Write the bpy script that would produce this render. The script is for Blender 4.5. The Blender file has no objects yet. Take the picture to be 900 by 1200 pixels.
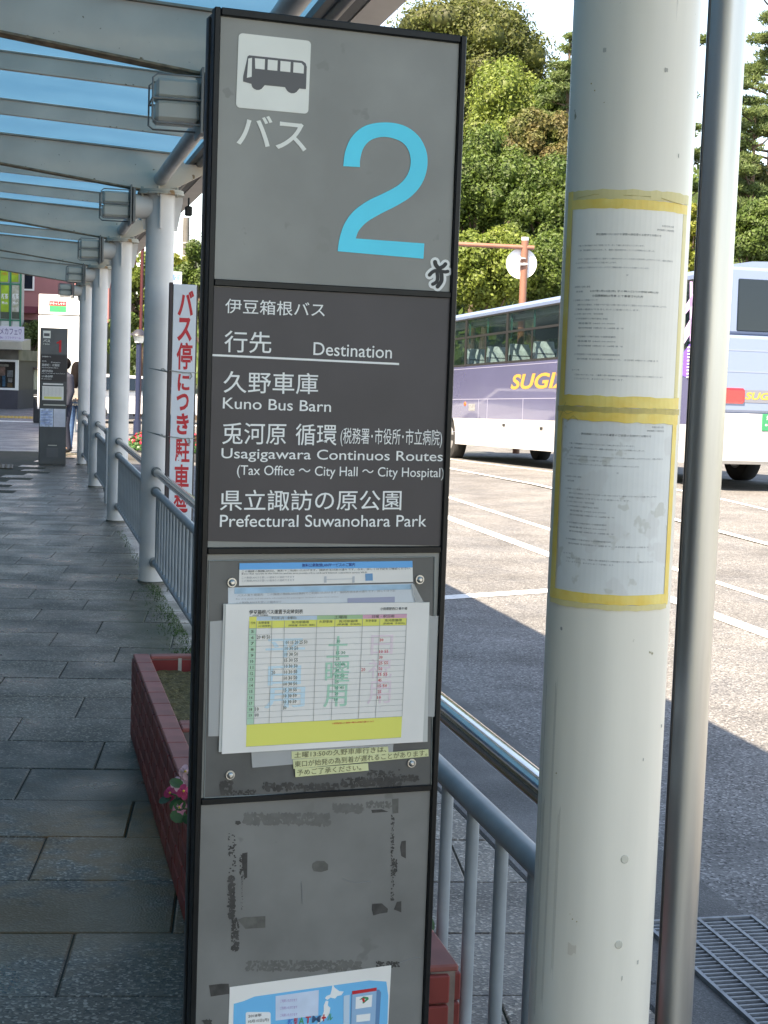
import bpy, bmesh, math, random
from mathutils import Vector, Matrix
random.seed(7)
R = math.radians
scene = bpy.context.scene
COL = scene.collection

# ------------------------------------------------------------------ camera
F_PX, YAW, PITCH, ROLL, EYE = 1795.2, 0.23371, 0.08919, 0.03525, 1.6
_f = Vector((math.sin(YAW)*math.cos(PITCH), math.cos(YAW)*math.cos(PITCH), -math.sin(PITCH)))
_r = Vector((math.cos(YAW), -math.sin(YAW), 0)); _u = _r.cross(_f)
CR = _r*math.cos(ROLL) + _u*math.sin(ROLL); CU = -_r*math.sin(ROLL) + _u*math.cos(ROLL); CF = _f
cam = bpy.data.cameras.new('camera'); camo = bpy.data.objects.new('camera', cam); COL.objects.link(camo)
camo.matrix_world = Matrix(((CR.x, CU.x, -CF.x, 0), (CR.y, CU.y, -CF.y, 0), (CR.z, CU.z, -CF.z, EYE), (0, 0, 0, 1)))
cam.sensor_fit = 'VERTICAL'; cam.sensor_height = 36; cam.sensor_width = 36
cam.lens = F_PX/1200*36; cam.clip_start = 0.05; cam.clip_end = 3000
scene.camera = camo

# ------------------------------------------------------------------ light
SUN_DIR = Vector((-0.59, -0.55, 1.0)).normalized()          # towards the sun
SUN_EL = math.asin(SUN_DIR.z); SUN_AZ = math.atan2(SUN_DIR.x, SUN_DIR.y)
world = bpy.data.worlds.new('World'); scene.world = world; world.use_nodes = True
wn = world.node_tree.nodes; bg = wn['Background']
sky = wn.new('ShaderNodeTexSky'); sky.sky_type = 'NISHITA'; sky.sun_disc = False
sky.sun_elevation = SUN_EL; sky.sun_rotation = SUN_AZ
sky.air_density = 0.9; sky.dust_density = 0.6; sky.ozone_density = 1.0
world.node_tree.links.new(sky.outputs[0], bg.inputs[0]); bg.inputs[1].default_value = 0.12
sl = bpy.data.lights.new('sun', 'SUN'); sl.energy = 3.6; sl.angle = R(0.53); sl.color = (1, 0.965, 0.91)
so = bpy.data.objects.new('sun', sl); COL.objects.link(so)
so.rotation_euler = SUN_DIR.to_track_quat('Z', 'Y').to_euler(); so.location = (-20, -20, 40)
scene.view_settings.view_transform = 'Standard'; scene.view_settings.look = 'None'
scene.view_settings.exposure = 2.2; scene.view_settings.gamma = 1
scene.view_settings.use_white_balance = True; scene.view_settings.white_balance_temperature = 8500; scene.view_settings.white_balance_tint = 13

# ------------------------------------------------------------------ measuring helpers
EYEV = Vector((0, 0, EYE))
def ray(x, y): return CF + CR*((x-450)/F_PX) + CU*((600-y)/F_PX)
def atd(x, y, d): return EYEV + ray(x, y)*d
def ground(x, y, z=0):
    d = ray(x, y); return EYEV + d*((z-EYE)/d.z)

# ------------------------------------------------------------------ materials
_mats = {}
def mat(name, col, rough=0.6, metal=0.0, var=0.0, vscale=3.0, bump=0.0, bscale=60.0, col2=None, spots=None,
        objvar=0.0, island=0.0, spec=0.5, stretch=None, transl=0.0, coat=0.0):
    if name in _mats: return _mats[name]
    m = bpy.data.materials.new(name); m.use_nodes = True; _mats[name] = m
    nt = m.node_tree; N = nt.nodes; L = nt.links; b = N['Principled BSDF']
    b.inputs['Roughness'].default_value = rough; b.inputs['Metallic'].default_value = metal
    b.inputs['Specular IOR Level'].default_value = spec
    if coat: b.inputs['Coat Weight'].default_value = coat
    c = N.new('ShaderNodeRGB'); c.outputs[0].default_value = (*col, 1); out = c.outputs[0]
    tc = N.new('ShaderNodeTexCoord'); co = tc.outputs['Object']
    if stretch:
        mp = N.new('ShaderNodeMapping'); mp.inputs['Scale'].default_value = stretch; L.new(co, mp.inputs[0]); co = mp.outputs[0]
    if var or col2:
        n = N.new('ShaderNodeTexNoise'); n.inputs['Scale'].default_value = vscale; n.inputs['Detail'].default_value = 6
        L.new(co, n.inputs[0])
        rp = N.new('ShaderNodeMapRange'); rp.inputs[1].default_value = 0.35; rp.inputs[2].default_value = 0.65
        L.new(n.outputs[0], rp.inputs[0])
        mx = N.new('ShaderNodeMix'); mx.data_type = 'RGBA'
        c2 = col2 or tuple(v*(1-var) for v in col); c1 = col if col2 else tuple(min(1, v*(1+var)) for v in col)
        L.new(rp.outputs[0], mx.inputs[0]); mx.inputs[6].default_value = (*c1, 1); mx.inputs[7].default_value = (*c2, 1)
        out = mx.outputs[2]
    if spots:                                         # list of (colour, scale, threshold)
        for sc_, s_, th in spots:
            n = N.new('ShaderNodeTexNoise'); n.inputs['Scale'].default_value = s_; n.inputs['Detail'].default_value = 3
            L.new(tc.outputs['Object'], n.inputs[0])
            rp = N.new('ShaderNodeMapRange'); rp.inputs[1].default_value = th; rp.inputs[2].default_value = th+0.03
            L.new(n.outputs[0], rp.inputs[0])
            mx = N.new('ShaderNodeMix'); mx.data_type = 'RGBA'; L.new(rp.outputs[0], mx.inputs[0])
            L.new(out, mx.inputs[6]); mx.inputs[7].default_value = (*sc_, 1); out = mx.outputs[2]
    if objvar or island:
        if island:
            g = N.new('ShaderNodeNewGeometry'); rnd = g.outputs['Random Per Island']; a = island
        else:
            g = N.new('ShaderNodeObjectInfo'); rnd = g.outputs['Random']; a = objvar
        rp = N.new('ShaderNodeMapRange'); rp.inputs[3].default_value = 1-a; rp.inputs[4].default_value = 1+a
        L.new(rnd, rp.inputs[0])
        hs = N.new('ShaderNodeHueSaturation'); L.new(rp.outputs[0], hs.inputs['Value']); L.new(out, hs.inputs['Color']); out = hs.outputs[0]
    L.new(out, b.inputs['Base Color'])
    if bump:
        n = N.new('ShaderNodeTexNoise'); n.inputs['Scale'].default_value = bscale; n.inputs['Detail'].default_value = 4
        L.new(co, n.inputs[0]); bp = N.new('ShaderNodeBump'); bp.inputs['Strength'].default_value = bump
        bp.inputs['Distance'].default_value = 0.01; L.new(n.outputs[0], bp.inputs['Height']); L.new(bp.outputs[0], b.inputs['Normal'])
    if transl:
        t = N.new('ShaderNodeBsdfTranslucent'); L.new(out, t.inputs[0]); ms = N.new('ShaderNodeMixShader')
        ms.inputs[0].default_value = transl; L.new(b.outputs[0], ms.inputs[1]); L.new(t.outputs[0], ms.inputs[2])
        L.new(ms.outputs[0], N['Material Output'].inputs[0])
    return m
def see_through(name, col, alpha, rough=0.2, gloss=(1, 1, 1)):      # clear / frosted film and glass
    if name in _mats: return _mats[name]
    m = bpy.data.materials.new(name); m.use_nodes = True; _mats[name] = m
    nt = m.node_tree; N = nt.nodes; L = nt.links; b = N['Principled BSDF']
    b.inputs['Base Color'].default_value = (*col, 1); b.inputs['Roughness'].default_value = rough
    tr = N.new('ShaderNodeBsdfTransparent'); tr.inputs[0].default_value = (*gloss, 1)
    ms = N.new('ShaderNodeMixShader'); ms.inputs[0].default_value = alpha
    L.new(tr.outputs[0], ms.inputs[1]); L.new(b.outputs[0], ms.inputs[2]); L.new(ms.outputs[0], N['Material Output'].inputs[0])
    return m
def stone(name, base, light, dark, scale=260, rough=0.42, objvar=0.18, stain=None):
    if name in _mats: return _mats[name]
    m = bpy.data.materials.new(name); m.use_nodes = True; _mats[name] = m
    nt = m.node_tree; N = nt.nodes; L = nt.links; b = N['Principled BSDF']
    g = N.new('ShaderNodeNewGeometry'); pos = g.outputs['Position']
    v = N.new('ShaderNodeTexVoronoi'); v.inputs['Scale'].default_value = scale; L.new(pos, v.inputs['Vector'])
    sp = N.new('ShaderNodeSeparateColor'); L.new(v.outputs['Color'], sp.inputs[0])
    cr = N.new('ShaderNodeValToRGB'); e = cr.color_ramp; e.interpolation = 'LINEAR'
    e.elements[0].position = 0; e.elements[0].color = (*dark, 1); e.elements[1].position = 1; e.elements[1].color = (*light, 1)
    a = e.elements.new(0.35); a.color = (*base, 1); a = e.elements.new(0.75); a.color = (*base, 1)
    L.new(sp.outputs[0], cr.inputs[0]); out = cr.outputs[0]
    n = N.new('ShaderNodeTexNoise'); n.inputs['Scale'].default_value = 1.3; n.inputs['Detail'].default_value = 8; L.new(pos, n.inputs[0])
    rp = N.new('ShaderNodeMapRange'); rp.inputs[1].default_value = .3; rp.inputs[2].default_value = .7; rp.inputs[3].default_value = .72; rp.inputs[4].default_value = 1.22
    L.new(n.outputs[0], rp.inputs[0]); oi = N.new('ShaderNodeObjectInfo')
    r2 = N.new('ShaderNodeMapRange'); r2.inputs[3].default_value = 1-objvar; r2.inputs[4].default_value = 1+objvar; L.new(oi.outputs['Random'], r2.inputs[0])
    mu = N.new('ShaderNodeMath'); mu.operation = 'MULTIPLY'; L.new(rp.outputs[0], mu.inputs[0]); L.new(r2.outputs[0], mu.inputs[1])
    hs = N.new('ShaderNodeHueSaturation'); L.new(mu.outputs[0], hs.inputs['Value']); L.new(out, hs.inputs['Color']); out = hs.outputs[0]
    if stain:
        for colr, (cx, cy, rx, ry) in stain:
            mp = N.new('ShaderNodeMapping'); mp.inputs['Location'].default_value = (-cx/rx, -cy/ry, 0); mp.inputs['Scale'].default_value = (1/rx, 1/ry, 0)
            L.new(pos, mp.inputs[0]); vl = N.new('ShaderNodeVectorMath'); vl.operation = 'LENGTH'; L.new(mp.outputs[0], vl.inputs[0])
            n3 = N.new('ShaderNodeTexNoise'); n3.inputs['Scale'].default_value = 9; n3.inputs['Detail'].default_value = 5; L.new(pos, n3.inputs[0])
            ad = N.new('ShaderNodeMath'); ad.operation = 'MULTIPLY_ADD'; L.new(n3.outputs[0], ad.inputs[0]); ad.inputs[1].default_value = -2.4; L.new(vl.outputs['Value'], ad.inputs[2])
            r3 = N.new('ShaderNodeMapRange'); r3.inputs[1].default_value = -.6; r3.inputs[2].default_value = 0.1; r3.inputs[3].default_value = .75; r3.inputs[4].default_value = 0
            L.new(ad.outputs[0], r3.inputs[0]); mx = N.new('ShaderNodeMix'); mx.data_type = 'RGBA'; L.new(r3.outputs[0], mx.inputs[0]); L.new(out, mx.inputs[6]); mx.inputs[7].default_value = (*colr, 1); out = mx.outputs[2]
    L.new(out, b.inputs['Base Color'])
    n2 = N.new('ShaderNodeTexNoise'); n2.inputs['Scale'].default_value = 2.1; n2.inputs['Detail'].default_value = 7; L.new(pos, n2.inputs[0])
    r3 = N.new('ShaderNodeMapRange'); r3.inputs[1].default_value = .35; r3.inputs[2].default_value = .65; r3.inputs[3].default_value = rough-.1; r3.inputs[4].default_value = rough+.2
    L.new(n2.outputs[0], r3.inputs[0]); L.new(r3.outputs[0], b.inputs['Roughness'])
    bp = N.new('ShaderNodeBump'); bp.inputs['Strength'].default_value = .35; bp.inputs['Distance'].default_value = .003
    L.new(v.outputs['Distance'], bp.inputs['Height']); L.new(bp.outputs[0], b.inputs['Normal'])
    return m

# ------------------------------------------------------------------ object helpers
def obj(name, me, parent=None, **kw):
    o = bpy.data.objects.new(name, me); COL.objects.link(o)
    if parent: o.parent = parent
    for k, v in kw.items(): o[k] = v
    return o
def thing(name, label, cat, loc=(0, 0, 0), rz=0, group=None):
    o = bpy.data.objects.new(name, None); COL.objects.link(o); o.empty_display_size = .1
    o.location = loc; o.rotation_euler = (0, 0, rz); o['label'] = label; o['category'] = cat
    if group: o['group'] = group
    return o
def tag(o, label, cat, group=None):
    o['label'] = label; o['category'] = cat
    if group: o['group'] = group
    return o
def kids(o): return [c for c in list(COL.objects) if c.parent == o]
def dup(root, loc, rz, label, group=None, ch=None):
    r = root.copy(); COL.objects.link(r); r.location = loc; r.rotation_euler = (0, 0, rz); r['label'] = label
    if group: r['group'] = group
    for c in (ch or kids(root)):
        k = c.copy(); COL.objects.link(k); k.parent = r
    return r
class MB:
    def __init__(s): s.v = []; s.f = []; s.mi = []; s.cur = 0; s.sm = []
    def add(s, vs, fs, smooth=False):
        n = len(s.v); s.v += [tuple(p) for p in vs]
        for f in fs: s.f.append([n+i for i in f]); s.mi.append(s.cur); s.sm.append(smooth)
    def box(s, a, b, M=None):
        x0, y0, z0 = a; x1, y1, z1 = b
        vs = [Vector(p) for p in ((x0,y0,z0),(x1,y0,z0),(x1,y1,z0),(x0,y1,z0),(x0,y0,z1),(x1,y0,z1),(x1,y1,z1),(x0,y1,z1))]
        if M: vs = [M @ p for p in vs]
        s.add(vs, [(3,2,1,0),(4,5,6,7),(0,1,5,4),(1,2,6,5),(2,3,7,6),(3,0,4,7)])
    def bbox(s, a, b, c=.004, M=None):                       # box with chamfered edges
        x0, y0, z0 = a; x1, y1, z1 = b
        bm = bmesh.new(); bmesh.ops.create_cube(bm, size=1)
        for v in bm.verts: v.co = Vector((x0+(v.co.x+.5)*(x1-x0), y0+(v.co.y+.5)*(y1-y0), z0+(v.co.z+.5)*(z1-z0)))
        bmesh.ops.bevel(bm, geom=bm.edges[:], offset=c, segments=1, affect='EDGES')
        vs = [M @ v.co if M else v.co.copy() for v in bm.verts]; bm.verts.index_update()
        s.add(vs, [[v.index for v in f.verts] for f in bm.faces]); bm.free()
    def prism(s, poly, d):                                   # 3D polygon extruded by vector d
        n = len(poly); d = Vector(d); P = [Vector(p) for p in poly]
        s.add(P+[p+d for p in P], [list(range(n))[::-1], list(range(n, 2*n))]+[(i, (i+1) % n, n+(i+1) % n, n+i) for i in range(n)])
    def tube(s, pts, r, n=10, cap=True, smooth=True):
        pts = [Vector(p) for p in pts]; rs = r if isinstance(r, (list, tuple)) else [r]*len(pts); rings = []
        up = None
        for i, p in enumerate(pts):
            t = (pts[min(i+1, len(pts)-1)]-pts[max(i-1, 0)]).normalized()
            if up is None: up = Vector((0, 0, 1)) if abs(t.z) < .9 else Vector((1, 0, 0))
            a = t.cross(up).normalized(); b = a.cross(t).normalized(); up = b
            rings.append([p+(a*math.cos(2*math.pi*k/n)+b*math.sin(2*math.pi*k/n))*rs[i] for k in range(n)])
        vs = [q for rg in rings for q in rg]; fs = []
        for i in range(len(pts)-1):
            for k in range(n): fs.append((i*n+k, i*n+(k+1) % n, (i+1)*n+(k+1) % n, (i+1)*n+k))
        s.add(vs, fs, smooth)
        if cap:
            s.add(rings[0], [list(range(n))[::-1]]); s.add(rings[-1], [list(range(n))])
    def ball(s, c, r, seg=10, rg=6, M=None):
        rr = r if isinstance(r, (tuple, list)) else (r, r, r); vs = []; fs = []
        for i in range(rg+1):
            a = math.pi*i/rg
            for k in range(seg):
                b = 2*math.pi*k/seg; p = Vector((c[0]+rr[0]*math.sin(a)*math.cos(b), c[1]+rr[1]*math.sin(a)*math.sin(b), c[2]+rr[2]*math.cos(a)))
                vs.append(M @ p if M else p)
        for i in range(rg):
            for k in range(seg): fs.append((i*seg+k, (i+1)*seg+k, (i+1)*seg+(k+1) % seg, i*seg+(k+1) % seg))
        s.add(vs, fs, True)
    def mesh(s, name, mats):
        me = bpy.data.meshes.new(name); me.from_pydata(s.v, [], s.f)
        for m in (mats if isinstance(mats, (list, tuple)) else [mats]): me.materials.append(m)
        me.polygons.foreach_set('material_index', s.mi); me.polygons.foreach_set('use_smooth', s.sm); me.update()
        return me
    def build(s, name, mats, parent=None, **kw): return obj(name, s.mesh(name, mats), parent, **kw)

# text -------------------------------------------------------------
_tc = {}
def glyphs(t, bold=0.0, res=3, shear=0.0, spacing=1.0):
    key = (t, bold, res, shear, spacing)
    if key in _tc: return _tc[key]
    c = bpy.data.curves.new('t', 'FONT'); c.body = t; c.size = 1; c.resolution_u = res; c.offset = bold; c.shear = shear
    c.space_character = spacing; c.fill_mode = 'BOTH'; c.dimensions = '2D'
    o = bpy.data.objects.new('t', c); me = o.to_mesh()
    vs = [(v.co.x, v.co.y) for v in me.vertices]; fs = [list(p.vertices) for p in me.polygons]
    o.to_mesh_clear(); bpy.data.objects.remove(o); bpy.data.curves.remove(c)
    if not vs: vs = [(0, 0)]
    x0 = min(v[0] for v in vs); x1 = max(v[0] for v in vs); y0 = min(v[1] for v in vs); y1 = max(v[1] for v in vs)
    w = max(x1-x0, 1e-6); h = max(y1-y0, 1e-6)
    _tc[key] = ([((a-x0)/w, (b-y0)/h) for a, b in vs], fs, w/h); return _tc[key]
def text_to(mb, t, fn, **kw):                                # fn maps (s,t) in the unit box of the text to 3D
    vs, fs, asp = glyphs(t, **kw); mb.add([fn(a, b) for a, b in vs], fs)

# ------------------------------------------------------------------ palette
M_FRAME = mat('black_frame_paint', (.006, .0075, .0085), .38, spec=.3, var=.3, vscale=20, bump=.05)
M_FRSIDE = mat('blue_black_side', (.045, .06, .07), .3, var=.2, vscale=8)
M_PANEL = mat('grey_panel', (.27, .275, .258), .42, var=.13, vscale=5, bump=.03, bscale=30, spots=[((.225, .23, .215), 22, .68)])
M_PANEL2 = mat('grey_lower_panel', (.185, .185, .175), .38, var=.15, vscale=7, spots=[((.16, .16, .15), 15, .66)])
M_DARKPANEL = mat('dark_route_panel', (.056, .049, .054), .45, var=.12, vscale=6)
M_BEHIND = mat('board_back', (.105, .108, .105), .4, var=.2, vscale=9)
M_WHITE_PRINT = mat('white_print', (.86, .87, .85), .5)
M_CREAM = mat('pictogram_white', (.85, .86, .80), .45, var=.03, vscale=10)
M_CYAN = mat('cyan_film', (.0, .74, .98), .4, var=.03, vscale=12)
M_RED = mat('red_print', (.62, .02, .03), .5)
M_PAPER = mat('white_paper', (.90, .87, .82), .65, var=.03, vscale=9, transl=.1)
M_INK = mat('black_ink', (.05, .05, .05), .7)
M_GREYINK = mat('grey_ink', (.33, .33, .34), .7)
M_STEEL = mat('stainless_steel', (.60, .59, .56), .38, metal=1, var=.08, vscale=30, stretch=(1, 1, .05), bump=.02, bscale=150)
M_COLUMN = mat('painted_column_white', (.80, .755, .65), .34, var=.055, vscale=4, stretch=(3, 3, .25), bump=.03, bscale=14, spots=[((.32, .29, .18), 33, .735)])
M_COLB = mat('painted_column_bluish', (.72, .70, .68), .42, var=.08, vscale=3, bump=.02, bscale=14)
M_BEAM = mat('beam_paint', (.70, .62, .52), .5, var=.10, vscale=2.5, spots=[((.28, .19, .11), 24, .69)], bump=.02)
M_RUST = mat('rusty_edge', (.27, .20, .13), .8, var=.4, vscale=20)
M_POLISH = mat('polished_steel', (.56, .56, .55), .13, metal=1, var=.06, vscale=30, bump=.01, bscale=100)
M_RAIL = mat('grey_rail_paint', (.30, .34, .36), .38, var=.1, vscale=12, bump=.02)

# ================================================================== THE SETTING
ROAD = -0.10
m_asph = stone('asphalt', (.152, .149, .144), (.35, .34, .33), (.04, .038, .037), scale=105, rough=.7, objvar=0)
m_far = mat('far_asphalt', (.08, .08, .08), .85, var=.2, vscale=.3)
m_line = mat('road_paint', (.74, .74, .72), .6, var=.08, vscale=14, spots=[((.35, .34, .33), 60, .66)])
def sheet(name, x0, y0, x1, y1, z, m, nx=1, ny=1, **kw):
    b = MB(); vs = []; fs = []
    for j in range(ny+1):
        for i in range(nx+1): vs.append((x0+(x1-x0)*i/nx, y0+(y1-y0)*j/ny, z))
    for j in range(ny):
        for i in range(nx): a = j*(nx+1)+i; fs.append((a, a+1, a+nx+2, a+nx+1))
    b.add(vs, fs); return b.build(name, m, **kw)
sheet('ground', -1500, -1500, 1500, 1500, -.27, m_far, kind='structure')
def road_z(x, y):                                    # the far lane falls away gently
    s_ = min(1, max(0, (x-6)/3.2)); s_ = s_*s_*(3-2*s_); y0 = min(1, max(0, (y-10)/10))
    return ROAD + s_*(y0*max(-.16, min(.16, .16-.0277*(y-22.2))))
b = MB(); nx, ny = 36, 88; vs = [(2.29+21.7*i/nx, -12+132*j/ny, road_z(2.29+21.7*i/nx, -12+132*j/ny)) for j in range(ny+1) for i in range(nx+1)]
b.add(vs, [(j*(nx+1)+i, j*(nx+1)+i+1, (j+1)*(nx+1)+i+1, (j+1)*(nx+1)+i) for j in range(ny) for i in range(nx)], True)
road = b.build('road', m_asph); road['kind'] = 'structure'
def line(name, poly, lab=None):
    b = MB(); b.prism([(x, y, ROAD+.004) for x, y in poly], (0, 0, .001)); o = b.build(name, m_line); o['kind'] = 'structure'; return o
for x, w in ((5.04, .15), (5.90, .10), (7.74, .12), (9.42, .10)):
    b = MB(); n = 88; b.add([(x+sx*w/2, -12+132*j/n, max(road_z(x-w, -12+132*j/n), road_z(x+w, -12+132*j/n))+.006) for j in range(n+1) for sx in (-1, 1)], [(2*j, 2*j+1, 2*j+3, 2*j+2) for j in range(n)])
    o = b.build('road_line', m_line); o['kind'] = 'structure'
line('road_line', [(2.45, 10.93), (4.90, 11.86), (4.84, 12.03), (2.40, 11.10)])
# gutter beside the kerb
m_gut = stone('gutter_concrete', (.085, .085, .083), (.14, .14, .135), (.055, .055, .053), scale=190, rough=.6, objvar=.08)
gut = MB(); gut.box((1.75, -6, ROAD-.1), (2.292, 44, ROAD+.004)); g = gut.build('gutter', m_gut); g['kind'] = 'structure'
# pavement: bed of joint mortar, then every slab
m_bed = mat('joint_mortar', (.055, .05, .042), .9, var=.4, vscale=6, col2=(.035, .042, .02))
pv = MB(); pv.box((-9, -8, -.25), (1.60, 28.4, -.0095)); pave = pv.build('pavement', m_bed); pave['kind'] = 'structure'
m_slab = stone('granite_slab', (.125, .100, .074), (.42, .36, .29), (.042, .036, .029), scale=130, rough=.35, objvar=.3,
               stain=[((.30, .14, .035), (.36, 5.35, .34, .6)), ((.20, .12, .05), (.15, 4.4, .4, .3)), ((.07, .075, .04), (.95, 9.6, .35, 1.6)), ((.06, .058, .045), (.35, 5.9, .5, .5))])
ta = R(-8.0); tu = Vector((math.cos(ta), math.sin(ta))); tv = Vector((-math.sin(ta), math.cos(ta)))
def clipx(poly, X, side):
    out = []
    for i in range(len(poly)):
        a, b = poly[i], poly[(i+1) % len(poly)]
        ia = (a[0]-X)*side <= 0; ib = (b[0]-X)*side <= 0
        if ia: out.append(a)
        if ia != ib:
            t = (X-a[0])/(b[0]-a[0]); out.append((X, a[1]+(b[1]-a[1])*t))
    return out
def clipy(poly, Y, side): return [(q[1], q[0]) for q in clipx([(p[1], p[0]) for p in poly], Y, side)]
rs = random.Random(3); rest = MB(); nslab = 0
PIT, LEN, J = .447, .69, .003
for k in range(-8, 62):
    off = (k*0.37+.11 + rs.uniform(-.03, .03)) % 1.0
    for i in range(-4, 6):
        c0 = (i+off-1)*LEN; c1 = c0+LEN; r0 = k*PIT+4.72; r1 = r0+PIT
        q = [tu*a + tv*b for a, b in ((c0+J, r0+J), (c1-J, r0+J), (c1-J, r1-J), (c0+J, r1-J))]
        q = [(p.x, p.y) for p in q]
        q = clipx(q, 1.596, 1); q = clipy(q, 28.2, 1) if q else q
        if len(q) < 3: continue
        cx = sum(p[0] for p in q)/len(q); cy = sum(p[1] for p in q)/len(q)
        if cx < -2.2: continue
        zt = -.003+rs.uniform(-.0015, .0015); tx = rs.uniform(-.002, .002)
        b = MB() if (-.55 < cx < 1.6 and 2.6 < cy < 24 and (cx < 1.0 or cy < 7) and nslab < 290) else rest
        C = [Vector((p[0]-(cx if b is not rest else 0), p[1]-(cy if b is not rest else 0), 0)) for p in q]
        ctr = Vector((0, 0, 0)) if b is not rest else Vector((cx, cy, 0)); n = len(C)
        top = [ctr+(c-ctr)*(1-.006/max(.2, (c-ctr).length))+Vector((0, 0, zt+tx*(c-ctr).x)) for c in C]
        mid = [c+Vector((0, 0, zt-.003)) for c in C]; bot = [c+Vector((0, 0, -.02)) for c in C]
        fs = [list(range(n))]+[(n+j, n+(j+1) % n, (j+1) % n, j) for j in range(n)]+[(2*n+j, 2*n+(j+1) % n, n+(j+1) % n, n+j) for j in range(n)]
        b.add(top+mid+bot, fs)
        if b is not rest:
            o = b.build('paving_slab', m_slab, pave); o.location = (cx, cy, 0); nslab += 1
m_slab2 = stone('granite_slab_far', (.125, .100, .074), (.42, .36, .29), (.042, .036, .029), scale=130, rough=.35, objvar=0)
o = rest.build('distant_paving_slab', m_slab2, pave); o['kind'] = 'stuff'
# kerb
m_kerb = stone('kerb_stone', (.075, .076, .076), (.15, .15, .15), (.045, .045, .046), scale=240, rough=.5, objvar=.16)
kb = MB(); kb.box((1.602, -6, -.25), (1.742, 44, -.012)); kerb = kb.build('kerb', m_bed); kerb['kind'] = 'structure'
kme = MB(); kme.bbox((1.600, -.297, -.2), (1.746, .297, .001), .008); kme = kme.mesh('kerb_stone', m_kerb)
for i in range(54):
    o = obj('kerb_stone', kme, kerb); o.location = (0, -.9+.6*i+.1, rs.uniform(-.001, .001))
# plaza beyond the canopy
m_plaza = stone('plaza_paving', (.16, .16, .165), (.26, .26, .27), (.08, .08, .09), scale=60, rough=.45, objvar=0)
b = MB(); b.box((-12, 28.62, -.2), (1.60, 62, -.002)); pz = b.build('plaza_pavement', m_plaza); pz['kind'] = 'structure'
b = MB(); b.box((-12, 28.40, -.2), (1.60, 28.62, .002)); o = b.build('border_strip', mat('pale_border_stone', (.30, .30, .29), .5, var=.15, vscale=4)); o['kind'] = 'structure'
m_tac = mat('tactile_ochre', (.42, .29, .07), .7, var=.2, vscale=8); m_tacb = mat('tactile_brown', (.12, .10, .07), .6, var=.2, vscale=8)
def tactile(label, x0, y0, nx, ny, s, m):
    t = thing('tactile_paving', label, 'tactile paving', (x0, y0, 0))
    tm = MB(); tm.box((.004, .004, .0), (s-.004, s-.004, .006))
    for i in range(4):
        for j in range(4): tm.tube([(s*(i+.5)/4, s*(j+.5)/4, .006), (s*(i+.5)/4, s*(j+.5)/4, .011)], s*.07, 6)
    me = tm.mesh('tactile_tile', m)
    for i in range(nx):
        for j in range(ny): o = obj('tactile_tile', me, t); o.location = (i*s, j*s, 0)
tactile('yellow tactile paving strip running along the pavement in front of the kiosk', -1.5, 45.0, 5, 4, .42, m_tac)
tactile('small brown tactile paving patch left of the number one bus sign', -.72, 23.7, 2, 3, .3, m_tacb)
b = MB(); b.box((-3, 42.2, .0), (1.5, 42.75, .012)); o = b.build('white_kerb_line', m_line); o['kind'] = 'structure'

# hill
def hill_h(x, y):
    a = min(1, max(0, (y-54)/44)); a = a*a*(3-2*a); c = min(1, max(0, (x-7)/12)); c = c*c*(3-2*c)
    return 15*a*c
b = MB(); vs = []; fs = []; nx, ny = 40, 40
for j in range(ny+1):
    for i in range(nx+1):
        x = 5+75*i/nx; y = 50+110*j/ny; vs.append((x, y, -.29+hill_h(x, y)+(.4*math.sin(x*.9)*math.cos(y*.7) if hill_h(x, y) > .5 else 0)))
for j in range(ny):
    for i in range(nx): a = j*(nx+1)+i; fs.append((a, a+1, a+nx+2, a+nx+1))
b.add(vs, fs, True); o = b.build('hill', mat('hill_earth', (.035, .05, .018), .9, var=.5, vscale=.8)); o['kind'] = 'structure'

# ================================================================== COLUMNS AND CANOPY
CX, CRAD, FZ = .965, .103, 2.87
COLY = [2.40+4.52*i for i in range(6)]               # 2.40 ... 25.0
def column_meshes(m):
    a = MB(); a.tube([(0, 0, -.02), (0, 0, FZ-.02)], CRAD, 48); sh = a.mesh('shaft', m)
    a = MB(); a.tube([(0, 0, FZ-.022), (0, 0, FZ-.008)], .17, 40); a.tube([(0, 0, FZ-.006), (0, 0, FZ+.012)], .165, 40)
    for k in range(6):
        q = (math.cos(k*math.pi/3+.3)*.145, math.sin(k*math.pi/3+.3)*.145); a.tube([(*q, FZ-.04), (*q, FZ+.03)], .011, 6)
    fl = a.mesh('flange', [mat('flange_paint', (.44, .44, .39), .55, var=.15, vscale=8, spots=[((.30, .17, .07), 9, .6)])])
    a = MB(); a.prism([(CRAD-.01, -.005, FZ-.03), (.16, -.005, FZ-.03), (.16, -.005, FZ-.07), (CRAD+.02, -.005, FZ-.27), (CRAD-.01, -.005, FZ-.27)], (0, .01, 0)); rb = a.mesh('rib', m)
    a = MB(); a.tube([(0, 0, .001), (0, 0, .01), (0, 0, .014)], [CRAD+.008, CRAD+.008, CRAD+.001], 36); jt = a.mesh('base_sealant', mat('sealant', (.10, .10, .08), .8))
    return sh, fl, rb, jt
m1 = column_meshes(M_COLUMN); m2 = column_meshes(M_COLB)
clabels = ['nearest white canopy column with two notices taped on with yellow tape',
           'canopy column behind the big number two bus sign',
           'canopy column tied to the white board with red lettering',
           'third canopy column away from the number two sign, beside the flower bed gap',
           'canopy column with the single short rail ending in a post in front of it',
           'farthest canopy column beside the number one bus sign']
columns = []
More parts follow.
